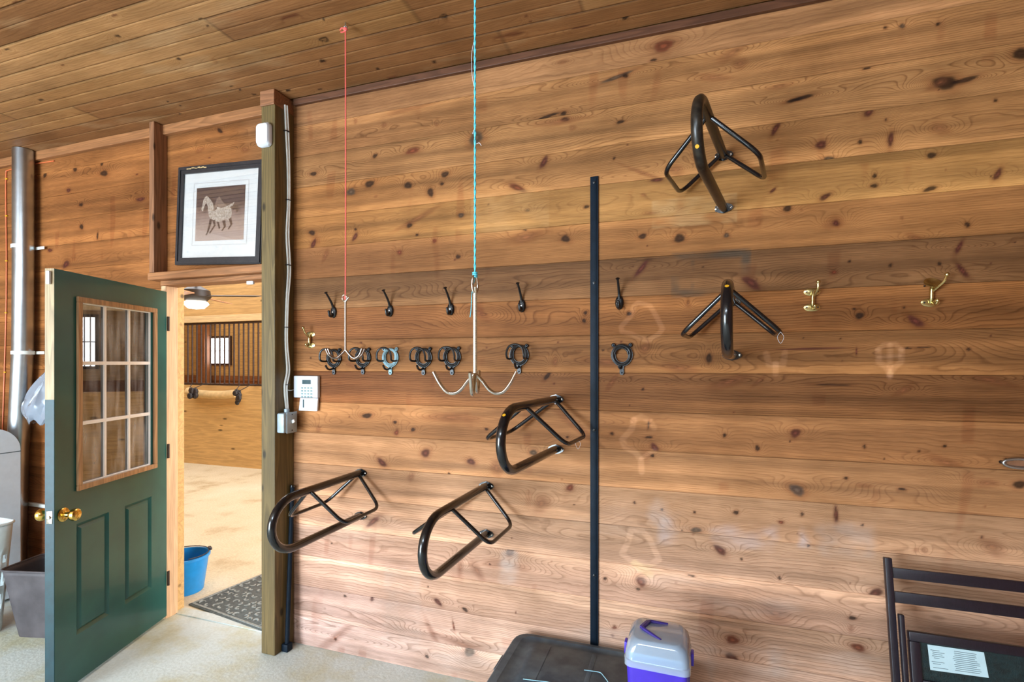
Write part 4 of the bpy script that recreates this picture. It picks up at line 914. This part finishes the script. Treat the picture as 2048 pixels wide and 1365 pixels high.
build('strand', MB().tube(cp, .0022, 7), M['cyan'], t); build('strand', MB().tube(cp2, .0022, 7), M['cyan'], t)
k = MB()
for dz in (-.004, .002, .008): k.tube([(.006*math.cos(a), .006*math.sin(a), dz) for a in [2*PI*i/12 for i in range(12)]], .0028, 6, closed=True)
k.tube(smooth_path([(0, .004, .0), (-.008, -.004, -.05), (-.010, -.006, -.10), (-.014, -.006, -.128)]), .0012, 6)
build('knot', k, M['cyan'], t)
k = MB(); k.tube(smooth_path([(-.002, 0, .72), (-.010, -.002, .68), (-.010, 0, .62), (-.003, 0, .58)]), .0007, 5); k.tube(smooth_path([(.003, 0, .402), (.014, 0, .404), (.021, 0, .394)]), .0007, 5); k.tube(smooth_path([(-.002, 0, .45), (-.008, 0, .435)]), .0007, 5)
build('frayed_fibre', k, M['white'], t)
o = build('screw_hook', MB().tube([(bs.x, bs.y, ZC-.002), (bs.x, bs.y, ZC-.014)]+[(bs.x+.009*math.sin(a), bs.y, ZC-.023+.009*math.cos(a)) for a in [.2+5.6*i/12 for i in range(13)]], .0028, 8), M['galv']); tag(rehome(o, (bs.x, bs.y, ZC-.002)), 'ceiling screw hook carrying the turquoise cord', 'hook')

# ------------------------------------------------------------------ storage tote, cord, caddy
TX0, TX1, TY0, TY1, TZ = -.765, .015, -.52, -.035, .325
t = thing('storage_tote', 'large dusty dark grey plastic storage tote against the wall', 'storage box', ((TX0+TX1)/2, (TY0+TY1)/2, 0))
w, d = TX1-TX0, TY1-TY0
def loft(mb, secs, cap0=True, cap1=True):
    n = len(secs[0][0]); vs = []
    for pts, z in secs: vs += [(x, y, z) for x, y in pts]
    fs = [(i*n+k, i*n+(k+1) % n, (i+1)*n+(k+1) % n, (i+1)*n+k) for i in range(len(secs)-1) for k in range(n)]
    if cap0: fs.append(tuple(range(n))[::-1])
    if cap1: fs.append(tuple((len(secs)-1)*n+k for k in range(n)))
    return mb.add(vs, fs)
build('body', loft(MB(), [(rrect(w*.84, d*.80, .05), .001), (rrect(w*.93, d*.91, .06), TZ-.05)]), M['tote'], t)
mb = MB(); loft(mb, [(rrect(w, d, .07), TZ-.055), (rrect(w, d, .07), TZ-.020), (rrect(w-.02, d-.02, .065), TZ-.008), (rrect(w-.09, d-.07, .05), TZ-.004)], True, False)
loft(mb, [(rrect(w-.09, d-.07, .05), TZ-.004), (rrect(w-.12, d-.10, .045), TZ-.010), (rrect(w-.19, d-.15, .04), TZ-.010), (rrect(w-.22, d-.18, .04), TZ-.0005)], False, True)
for x in (-.26, -.05, .17): mb.box((x, d/2-.004, TZ-.024), (.09, .016, .018), None, .003)
mb.box((0, 0, TZ), (.02, d-.2, .003), None, .001); mb.box((-.2, 0, TZ), (.008, d-.2, .003), None, .001); mb.box((.2, 0, TZ), (.008, d-.2, .003), None, .001)
build('lid', mb, M['tote'], t)
for sx in (-1, 1): build('latch', MB().box((sx*(w/2+.003), 0, TZ-.05), (.014, .11, .05), None, .004), M['tote'], t)
a = [onZ(x, y, TZ+.004) for x, y in ((1168, 1341), (1184, 1343), (1200, 1346), (1208, 1354), (1216, 1365), (1222, 1378))]; b2 = [onZ(x, y, TZ+.004) for x, y in ((1046, 1359), (1070, 1362), (1100, 1366), (1130, 1376), (1170, 1384), (1222, 1378))]
o = build('loose_twine', MB().tube(smooth_path(b2[:-1]+a[::-1], 6), .0016, 6), mat('pale_blue_twine', (150, 200, 214), .8)); tag(rehome(o, a[0]), 'pale blue twine lying on the lid of the dark grey tote', 'twine')
# caddy
cw, cd = .225, .205; cxx, cyy = -.092, -.440
t = thing('grooming_caddy', 'purple plastic caddy with frosted domed lid standing on the grey tote', 'plastic box', (cxx, cyy, TZ+.0035), (0, 0, R(-1)))
H0 = .225
build('base_box', loft(MB(), [(rrect(cw*.84, cd*.84, .02), 0), (rrect(cw*.93, cd*.93, .024), H0-.02), (rrect(cw*.93, cd*.93, .024), H0-.004)]), M['purple'], t)
build('inner_tray', loft(MB(), [(rrect(cw*.86, cd*.86, .022), H0-.003), (rrect(cw*.88, cd*.88, .022), H0+.030)]), M['bluetray'], t)
mb = MB(); secs = [(rrect(cw, cd, .028), H0-.016), (rrect(cw, cd, .028), H0+.006), (rrect(cw*.975, cd*.975, .028), H0+.009), (rrect(cw*.965, cd*.965, .030), H0+.030), (rrect(cw*.90, cd*.92, .034), H0+.058), (rrect(cw*.76, cd*.84, .034), H0+.074), (rrect(cw*.70, cd*.78, .03), H0+.077)]
loft(mb, secs, False, True); lid = build('lid', mb, M['lid'], t)
hz = H0+.078
build('handle', MB().tube(fillet([(.030, .062, hz-.004), (-.036, .050, hz+.004), (-.058, -.012, hz+.006), (.012, -.060, hz-.004)], .01), .0062, 8).box((-.048, .018, hz+.005), (.018, .060, .010), Matrix.Rotation(R(-20), 3, 'Z'), .003), M['purpledark'], t)
for sx in (-1, 1):
    build('side_clip', MB().box((sx*(cw/2+.004), .01, H0-.004), (.010, .036, .044), None, .003).box((sx*(cw*.45), .01, H0*.45), (.012, .012, H0*.75), None, .002), M['purple'], t)

# ------------------------------------------------------------------ folded chair at the right
a = onY(1775, 1116, -.10)
ct = thing('folding_chair', 'dark wooden folding chair folded flat, leaning on the wall with paper label', 'folding chair', (a.x, -.27, 0))
lean = math.atan2(.17, .86)
ctilt = R(-1.5)
Rx = Matrix.Rotation(-lean*1.0, 4, 'X') @ Matrix.Rotation(0, 4, 'Y')
ch_w = .445; ztop = a.z/math.cos(lean)
def cpart(name, mb, m, par=ct):
    o = build(name, mb, m, par); o.data.transform(Rx); return o
zs = lambda py: (onY(1800, py, -.11).z)/math.cos(lean)
for sx in (0, 1):
    x = sx*ch_w
    cpart('back_post', MB().box2((x-.012, -.012, .02), (x+.012, .012, ztop), .003), M['chairwood'])
    cpart('leg', MB().box2((x+.014-.028*sx*2+.0, -.036, .01), (x+.030-.028*sx*2, -.014, .70), .003), M['chairwood'])
for (y0_, y1_) in ((1138, 1158), (1182, 1203)):
    z1_ = zs(y0_); z0_ = zs(y1_)
    cpart('back_slat', MB().box2((.012, -.006, z0_), (ch_w-.012, .008, z1_), .003), M['chairwood'])
zt_ = zs(1247); zb_ = zt_-.42
mb = MB(); fw_ = .032; sx0, sx1 = .036, ch_w-.036
mb.box2((sx0, -.046, zt_-fw_), (sx1, -.020, zt_), .004); mb.box2((sx0, -.046, zb_), (sx1, -.020, zb_+fw_), .004); mb.box2((sx0, -.046, zb_+fw_), (sx0+fw_, -.020, zt_-fw_), .004); mb.box2((sx1-fw_, -.046, zb_+fw_), (sx1, -.020, zt_-fw_), .004)
mb.box2((sx0+fw_, -.044, zt_-.185), (sx1-fw_, -.022, zt_-.155), .003)
st = cpart('seat_frame', mb, M['chairwood'])
cpart('seat_panel', MB().box2((sx0+fw_-.004, -.034, zb_+fw_-.004), (sx1-fw_+.004, -.024, zt_-fw_+.004)), M['vinyl'])
def chp(px, py):
    n = (Rx.to_3x3() @ Vector((0, 1, 0))); o_ = Vector((a.x, -.27, 0))+Rx.to_3x3() @ Vector((0, -.036, 0)); p = onP(px, py, o_, n); q = Rx.to_3x3().inverted() @ (p-Vector((a.x, -.27, 0))); return q.x, q.z
c4 = [chp(1855, 1290), chp(1968, 1306), chp(1978, 1357), chp(1861, 1341)]
g = MB().prism([(c[0], c[1]) for c in c4][::-1], (0, -.0345, 0), (1, 0, 0), (0, 0, 1), .0008)
lb = cpart('paper_label', g, M['label'])
g = MB(); c0, c1_, c2_, c3_ = [Vector((c[0], 0, c[1])) for c in c4]
rr = random.Random(2)
for u0, u1 in ((.04, .34), (.42, .97)):
    for k in range(11):
        v = .12+k*.076; L_ = c0.lerp(c3_, v); R__ = c1_.lerp(c2_, v); A = L_.lerp(R__, u0+rr.uniform(0, .05)); B = L_.lerp(R__, u1-rr.uniform(0, .16)); m_ = (A+B)/2
        if rr.random() < .12: continue
        g.box((m_.x, -.0356, m_.z), ((B-A).length, .0006, .0014), Matrix.Rotation(-math.atan2((B-A).z, (B-A).x), 3, 'Y'))
cpart('printed_text', g, M['ink'], lb)
cpart('stretcher', MB().box2((.012, -.006, .22), (ch_w-.012, .008, .25), .003), M['chairwood'])

# ------------------------------------------------------------------ left corner: duct, wire, appliance, basket, bin, bag
yp = -.075
def at_y(px, py, y=yp): return onY(px, py, y)
dtop = at_y(47, 316); P = [Vector((dtop.x, yp, ZC-.004)), Vector((at_y(47, 520).x, yp, at_y(47, 520).z)), Vector((at_y(46, 700).x, yp, at_y(46, 700).z)), Vector((at_y(36, 900).x, yp, at_y(36, 900).z)), Vector((at_y(30, 1180).x, yp, .06))]
t = thing('vent_duct', 'shiny galvanised vent duct rising to the ceiling at the left edge', 'duct', (P[-1].x, yp, .06))
off_ = Vector((P[-1].x, yp, .06)); g = MB().tube([q-off_ for q in P], .060, 28)
for z in (.9, 1.75): 
    pass
build('pipe', g, M['galv'], t)
for (px, py) in ((46, 495), (46, 706)):
    q = at_y(px, py)-off_; n_ = 24
    g = MB().ring([(.0635*math.cos(2*PI*i/n_), .0635*math.sin(2*PI*i/n_)) for i in range(n_)], [(.0605*math.cos(2*PI*i/n_), .0605*math.sin(2*PI*i/n_)) for i in range(n_)], (q.x, q.y, q.z-.012), (1, 0, 0), (0, 1, 0), .024)
    g.box((q.x+.085, .055, q.z), (.09, .005, .020), None, .001); build('strap', g, M['whitestrap'], t)
yw = -.006
pts = [(108, 322), (90, 325), (70, 328), (40, 336), (16, 341), (12, 352), (12, 430), (13, 520), (12, 630), (9, 740), (6, 830), (4, 900)]
P = [onY(x, y, yw) for x, y in pts]; t = thing('orange_wire', 'thin orange wire clipped to the wall behind the vent duct', 'cable', P[-1])
build('wire_run', MB().tube(smooth_path([q-P[-1] for q in P], 5), .0042, 7), M['orange'], t)
for (x, y) in ((13, 358), (13, 432), (13, 522), (12, 626), (10, 745)):
    q = onY(x, y, yw)-P[-1]; build('clip', MB().box(q, (.018, .010, .010), None, .002), M['yellow'], t)
# pale appliance
ap = onZ(40, 1255, 0); AY1 = -.145; AY0 = -.38; AX1 = onY(41, 1000, AY1).x
t = thing('upright_appliance', 'pale grey rounded plastic appliance at the left edge under the duct', 'appliance', (AX1-.33, (AY0+AY1)/2, 0))
W_, H_, r_ = .60, onY(12, 866, -.38).z, .16; Dp = AY1-AY0
t.location = (AX1-W_/2, (AY0+AY1)/2, 0); prof = []
for k in range(13):
    a_ = R(90*k/12); prof.append((Dp/2-r_+r_*math.cos(a_), H_-r_+r_*math.sin(a_)))
for k in range(13):
    a_ = R(90+90*k/12); prof.append((-Dp/2+.05+.05*math.cos(a_), H_-.05+.05*math.sin(a_)))
prof += [(-Dp/2, .02), (Dp/2, .02)]
build('casing', MB().prism(prof, (-W_/2, 0, 0), (0, 1, 0), (0, 0, 1), W_, .0), M['appliance'], t)
build('seam', MB().box((0, 0, H_-.17), (W_+.003, Dp+.003, .005)), M['lcd'], t, flat=True)
build('ridge', MB().box((W_/2+.002, -.06, H_-.42), (.006, .014, .30), None, .002), M['white'], t)
for sx in (-1, 1):
    build('foot', MB().box((sx*.26, -.05, .010), (.05, .05, .02)), M['lcd'], t, flat=True)
# basket
def shell(name, w0, d0, w1, d1, h, r, m, par, holes=False, th=.004, rimw=.012):
    me_v = []; nz = 14; sec = []; n = None
    for i in range(nz+1):
        f_ = i/nz; pts = rrect(w0+(w1-w0)*f_, d0+(d1-d0)*f_, r, 4); full = []
        for k in range(len(pts)):
            p0 = Vector((*pts[k], 0)); p1 = Vector((*pts[(k+1) % len(pts)], 0)); full.append(p0)
            if (p1-p0).length > .08:
                q_ = 8
                for j in range(1, q_): full.append(p0.lerp(p1, j/q_))
        n = len(full); me_v += [(q.x, q.y, h*f_) for q in full]
    fs = [tuple(range(n))[::-1]]
    for i in range(nz):
        for k in range(n):
            if holes and 3 <= i <= 9 and i % 3 != 2 and k % 2 == 0: continue
            fs.append((i*n+k, i*n+(k+1) % n, (i+1)*n+(k+1) % n, (i+1)*n+k))
    g = MB().add(me_v, fs); o = build(name, g, m, par); md = o.modifiers.new('solid', 'SOLIDIFY'); md.thickness = th; md.offset = 1
    rp = rrect(w1+rimw, d1+rimw, r+rimw/2, 5); build('rim', MB().tube([(x, y, h) for x, y in rp], rimw*.62, 8, closed=True), m, par)
    return o
bp_ = onZ(38, 1290, 0)
bq = Vector((onY(40, 1037, -.40).x-.175, -.545, 0)); bh = onY(40, 1037, -.36).z
t = thing('laundry_basket', 'white slotted plastic basket standing in front of the pale grey appliance', 'basket', bq, (0, 0, 0))
shell('basket_wall', .24, .20, .32, .27, bh, .05, M['basket'], t, True)
t = thing('waste_bin', 'empty dusty dark brown rectangular waste bin on the floor behind the green door', 'waste bin', (onZ(58, 1287).x-.065, onZ(58, 1287).y+.14, 0), (0, 0, R(14)))
shell('bin_wall', .24, .19, .36, .27, .40, .04, M['bin'], t, False, .003, .010)
# plastic bag hanging on the back wall behind the door
hk = onY(122, 722, -.006); 
t = thing('plastic_bag', 'crumpled translucent white plastic bag hanging behind the green door', 'plastic bag', (hk.x, -.01, hk.z))
nz_, nk = 22, 26; vs = []; rr = random.Random(6)
for i in range(nz_+1):
    f_ = i/nz_; z = -.42*f_; r0 = .012+.13*math.sin(min(1, f_*1.25)*PI*.5)*(1-.55*max(0, (f_-.72)/.28)**2)
    for k in range(nk):
        a_ = 2*PI*k/nk; wv = 1+.16*math.sin(5*a_+f_*3)+.08*math.sin(11*a_-f_*7); vs.append((r0*wv*math.cos(a_)-.07*f_, -.075*(.15+f_)+r0*.5*wv*math.sin(a_)-.012, z+.02*math.sin(4*a_)*f_))
fs = [(i*nk+k, i*nk+(k+1) % nk, (i+1)*nk+(k+1) % nk, (i+1)*nk+k) for i in range(nz_) for k in range(nk)]+[tuple(nz_*nk+k for k in range(nk))]
build('bag_body', MB().add(vs, fs), M['bag'], t)
build('nail', MB().tube([(0, .008, .01), (0, -.03, .014)], .002, 6), M['iron'], t)
pa, pb = onY(50, 1005, -.012), onY(99, 1013, -.012)
o = build('wall_batten', MB().box2((pa.x-.05, -.022, pa.z-.020), (pb.x+.25, -.001, pa.z+.004), .002), M['whitestrap']); tag(rehome(o, (pa.x, 0, pa.z)), 'short off-white batten fixed to the wall behind the green door', 'batten')

# ------------------------------------------------------------------ barn aisle seen through the doorway
YS = 1.605*S_/.0851-D                                              # stall front
kz_ = lambda py, px=440, y=None: onY(px, py, YS if y is None else y).z
AXL, AXR = -13.5, 5.5; ZB = 3.75
structure(build('floor_aisle', MB().box2((AXL, .031, -.06), (AXR, YS+.0, -.0)), M['sand'], flat=True))
zg0, zg1 = kz_(769), kz_(647)
structure(build('wall_stall_front', MB().box2((AXL, YS, 0), (AXR, YS+.06, zg0-.02)), M['stall'], flat=True))
structure(build('trim_11', MB().box2((AXL, YS-.03, zg1+.02), (AXR, YS+.08, kz_(631)), .004), M['stallbeam'], flat=True))
structure(build('wall_stall_upper', MB().box2((AXL, YS, kz_(631)), (AXR, YS+.06, ZB)), M['stall'], flat=True))
YR = YS+3.4
WX0, WX1 = onY(418, 700, YR).x, onY(461, 700, YR).x; WZ0, WZ1 = kz_(727, 440, YR), kz_(677, 440, YR)
def holed(x0, x1, z0, z1, holes, y0, y1, m, name):
    g = MB(); xs_ = sorted([x0, x1]+[h[0] for h in holes]+[h[1] for h in holes])
    for a_, b2_ in zip(xs_[:-1], xs_[1:]):
        hh = [h for h in holes if abs(h[0]-a_) < 1e-6 and abs(h[1]-b2_) < 1e-6]
        if hh: g.box2((a_, y0, z0), (b2_, y1, hh[0][2])); g.box2((a_, y0, hh[0][3]), (b2_, y1, z1))
        elif b2_-a_ > 1e-6: g.box2((a_, y0, z0), (b2_, y1, z1))
    return structure(build(name, g, m, flat=True))
def mirror_x(px, py, y):
    p = onP(px, py, (HX, HYY, 0), nn); d = (p-CAM).normalized(); r = d-2*d.dot(nn)*nn; return (p+r*((y-p.y)/r.y))
RWX0, RWX1 = sorted((mirror_x(160, 690, YR).x, mirror_x(196, 690, YR).x)); print('REFL', RWX0, RWX1, mirror_x(170,660,YR), mirror_x(170,725,YR))
wins = [(WX0, WX1, WZ0, WZ1), (-6.1, -5.4, WZ0, WZ1), (RWX0, RWX1, WZ0-.05, WZ1+.2), (2.6, 3.4, WZ0, WZ1)]
holed(AXL, AXR, 0, ZB, wins, YR, YR+.1, M['stall'], 'wall_stall_back')
structure(build('floor_stalls', MB().box2((AXL, YS+.06, -.06), (AXR, YR, .0)), M['sand'], flat=True))
structure(build('ceiling_aisle', MB().box2((AXL, .10, ZB), (AXR, YR+.1, ZB+.08)), M['stall'], flat=True))
structure(build('wall_aisle_left', MB().box2((AXL-.1, .10, 0), (AXL, YR+.1, ZB)), M['stall'], flat=True))
structure(build('wall_aisle_upper', MB().box2((AXL, .02, ZC+.165), (AXR, .099, ZB)), M['stall'], flat=True))
structure(build('wall_aisle_near', MB().box2((AXL, .02, 0), (X0-.13, .099, ZC+.165)).box2((X1+.13, .02, 0), (AXR, .099, ZC+.165)), M['stall'], flat=True))
for x in (-9.3, -8.9): pass
structure(build('trim_12', MB().box2((AXL, YR-.05, WZ0-.42), (AXR, YR, WZ0-.30)).box2((AXL, YR-.02, 1.0), (AXR, YR, WZ0-.42)), M['stalldark'], flat=True))
for i, (x0, x1, z0, z1) in enumerate(wins):
    g = MB(); e = .05
    g.box2((x0-e, YR-.03, z0-e), (x1+e, YR-.001, z0)); g.box2((x0-e, YR-.03, z1), (x1+e, YR-.001, z1+e)); g.box2((x0-e, YR-.03, z0), (x0, YR-.001, z1)); g.box2((x1, YR-.03, z0), (x1+e, YR-.001, z1))
    w_ = build('window_%d' % (i+1), g, M['bars'], flat=True); structure(w_)
    g = MB()
    for k in (1, 2): x = x0+(x1-x0)*k/3; g.box2((x-.008, YR+.02, z0), (x+.008, YR+.035, z1))
    z = (z0+z1)/2; g.box2((x0, YR+.02, z-.008), (x1, YR+.035, z+.008)); build('glazing_bar', g, M['white'], w_, flat=True)
    build('pane', MB().box2((x0, YR+.040, z0), (x1, YR+.044, z1)), M['daylight'], w_, flat=True)
# dark stall partitions around the visible window
structure(build('trim_13', MB().box2((onY(392, 700, YR-.3).x, YR-.3, 0), (onY(409, 700, YR-.3).x, YR-.12, ZB)), M['stalldark'], flat=True))
# grille
gx0, gx1 = onY(330, 700, YS).x, onY(545, 700, YS).x
t = thing('stall_grille', 'dark steel bar grille on the stall front seen through the doorway', 'grille', ((gx0+gx1)/2, YS, zg0)); cxg = (gx0+gx1)/2
build('bottom_rail', MB().box2((gx0-cxg, .0, -.018), (gx1-cxg, .04, .012), .003), M['bars'], t); build('top_rail', MB().box2((gx0-cxg, .0, zg1-zg0-.012), (gx1-cxg, .04, zg1-zg0+.018), .003), M['bars'], t)
n_ = 23
for k in range(n_+1):
    x = gx0+(gx1-gx0)*k/n_-cxg; build('bar', MB().tube([(x, .02, .012), (x, .02, zg1-zg0-.012)], .0125, 8), M['bars'], t)
# feed roll and dark clumps below the grille
px0, px1 = onY(382, 785, YS-.05), onY(478, 785, YS-.05)
t = thing('blanket_roll', 'pale beige roll hanging below the stall grille between two black clumps', 'blanket', ((px0.x+px1.x)/2, YS-.10, px0.z)); hw_ = (px1.x-px0.x)/2
build('roll', MB().tube(smooth_path([(-hw_, 0, .02), (-hw_*.4, 0, -.02), (hw_*.4, 0, -.025), (hw_, 0, .0)]), .062, 14), M['cloth'], t)
build('cord', MB().tube([(-hw_*.98, 0, .05), (-hw_, .07, zg0-px0.z)], .006, 6).tube([(hw_*.98, 0, .05), (hw_, .07, zg0-px0.z)], .006, 6), M['frameblack'], t)
for i, (px, py) in enumerate(((383, 790), (478, 794))):
    q = onY(px, py, YS-.30); rr = random.Random(i); g = MB()
    for k in range(9): g.ball((rr.uniform(-.05, .05), rr.uniform(-.03, .03), rr.uniform(-.09, .08)), rr.uniform(.035, .06), (1, .6, 1), 8)
    g.tube([(0, .0, .08), (0, .2, zg0-q.z), (0, .29, zg0-q.z)], .006, 6)
    tag(build('halter_bundle', g, M['frameblack'], loc=q), 'black halter bundle hanging at the %s end of the beige roll' % ('left' if i == 0 else 'right'), 'halter', 'halters on the stall front')
# bucket and door mat just beyond the threshold
bt = onZ(385, 1192, 0); br = .13
bc = Vector((onZ(366, 1190, 0).x-.05, onZ(366, 1190, 0).y+.05, 0))
t = thing('feed_bucket', 'bright blue plastic bucket on the aisle floor just past the doorway', 'bucket', bc)
build('bucket_wall', MB().lathe([(0, .004), (.115, .0), (.118, .004), (.150, .235), (.160, .237), (.160, .252), (.152, .254), (.146, .250), (.146, .236), (.112, .010), (0, .010)], (0, 0, 0), (0, 0, 1), 32), M['bluebucket'], t)
build('handle', MB().tube([(.152*math.cos(R(a_)), .152*math.sin(R(a_))*.98, .262+.0*a_) for a_ in range(-30, 155, 12)], .0035, 6).box((.158*math.cos(R(60)), .158*math.sin(R(60)), .262), (.05, .02, .018), Matrix.Rotation(R(-30), 3, 'Z'), .004), M['frameblack'], t)
A = onZ(374, 1213, .0); B = onZ(494, 1162, 0); Cc = onZ(513, 1264, 0)
m0 = Vector((A.x+.02, A.y+.015, 0)); mw = 1.0
ux = (onZ(515, 1265, 0)-A).normalized(); 
t = thing('door_mat', 'grey rubber scroll patterned door mat lying just outside the doorway', 'door mat', (A.x, A.y+.01, .0), (0, 0, math.atan2(ux.y, ux.x)))
ml, md_ = .78, .56
build('base', MB().box2((0, 0, .001), (ml, md_, .010), .002), M['mat'], t)
g = MB(); g.box2((.012, .012, .010), (ml-.012, .026, .014)); g.box2((.012, md_-.026, .010), (ml-.012, md_-.012, .014)); g.box2((.012, .026, .010), (.026, md_-.026, .014)); g.box2((ml-.026, .026, .010), (ml-.012, md_-.026, .014)); rr = random.Random(9)
for i in range(12):
    for j in range(9):
        cx_, cy_ = .06+i*.060+rr.uniform(-.01, .01), .055+j*.056+rr.uniform(-.01, .01); a0 = rr.uniform(0, 6.28); rad = rr.uniform(.014, .024)
        g.tube([(cx_+rad*math.cos(a0+q*.45)*(1-q*.06), cy_+rad*math.sin(a0+q*.45)*(1-q*.06), .0115) for q in range(9)], [.003+.0035*math.sin(PI*(q+.5)/9) for q in range(9)], 6)
build('scroll_relief', g, M['matlight'], t)
# ceiling fan
fd = 4.9; fc = atd(392, 592, fd)
t = thing('ceiling_fan', 'dark ceiling fan with a glowing light in the aisle beyond the doorway', 'ceiling fan', fc)
build('motor', MB().lathe([(0, -.06), (.09, -.05), (.13, -.01), (.12, .05), (.05, .09), (0, .09)], (0, 0, 0), (0, 0, 1), 20), M['fan'], t)
build('down_rod', MB().tube([(0, 0, .08), (0, 0, ZB-fc.z)], .014, 10), M['fan'], t)
for k in range(4):
    a_ = R(22+90*k); rot = Matrix.Rotation(a_, 3, 'Z') @ Matrix.Rotation(R(10), 3, 'X'); build('blade', MB().box(Matrix.Rotation(a_, 3, 'Z') @ Vector((.36, 0, .0)), (.46, .12, .010), rot, .003), M['fanblade'] if k % 2 else M['fan'], t)
q = atd(425, 606, fd)-fc
build('lamp_bowl', MB().lathe([(0, -.13), (.07, -.12), (.11, -.08), (.10, -.06), (0, -.06)], (0, 0, 0), (0, 0, 1), 18), M['lamp'], t)

# ------------------------------------------------------------------ light
def area(name, loc, rot, sx, sy, power, col):
    l = bpy.data.lights.new(name, 'AREA'); l.shape = 'RECTANGLE'; l.size = sx; l.size_y = sy; l.energy = power; l.color = col
    o = bpy.data.objects.new(name, l); COL.objects.link(o); o.location = loc; o.rotation_euler = rot; return o
area('daylight_rear_door', ((OX0+OX1)/2, RY-.14, 1.15), (R(90), 0, 0), OX1-OX0-.05, 2.25, 620, (.70, .86, 1))
area('overhead_fill', (-.7, -4.2, ZC-.04), (R(12), 0, 0), 2.2, .8, 165, (.74, .88, 1))  # added unseen fill near the ceiling, brightens the floor and door face
area('daylight_aisle_end', (AXR+.02, (YS+.1)/2, 1.9), (R(90), 0, R(90)), YS-.3, 3.4, 760, (.92, .95, 1))
area('aisle_fill', (-5.0, 1.9, ZB-.03), (0, 0, 0), 9, 2.6, 225, (.92, .96, 1))  # added light under the aisle ceiling, standing in for daylight from outside
area('stall_area_light', (-8.0, YS+1.7, ZB-.03), (0, 0, 0), 7, 2.4, 120, (1, .9, .75))  # unseen wide area light over the stalls, no fixture built
w = bpy.data.worlds.new('world'); scn.world = w; w.use_nodes = True
w.node_tree.nodes['Background'].inputs[0].default_value = (.85, .92, 1, 1); w.node_tree.nodes['Background'].inputs[1].default_value = .6
vs_ = scn.view_settings; vs_.view_transform = 'Standard'; vs_.look = 'None'; vs_.gamma = 1; vs_.exposure = .12; vs_.use_curve_mapping = False
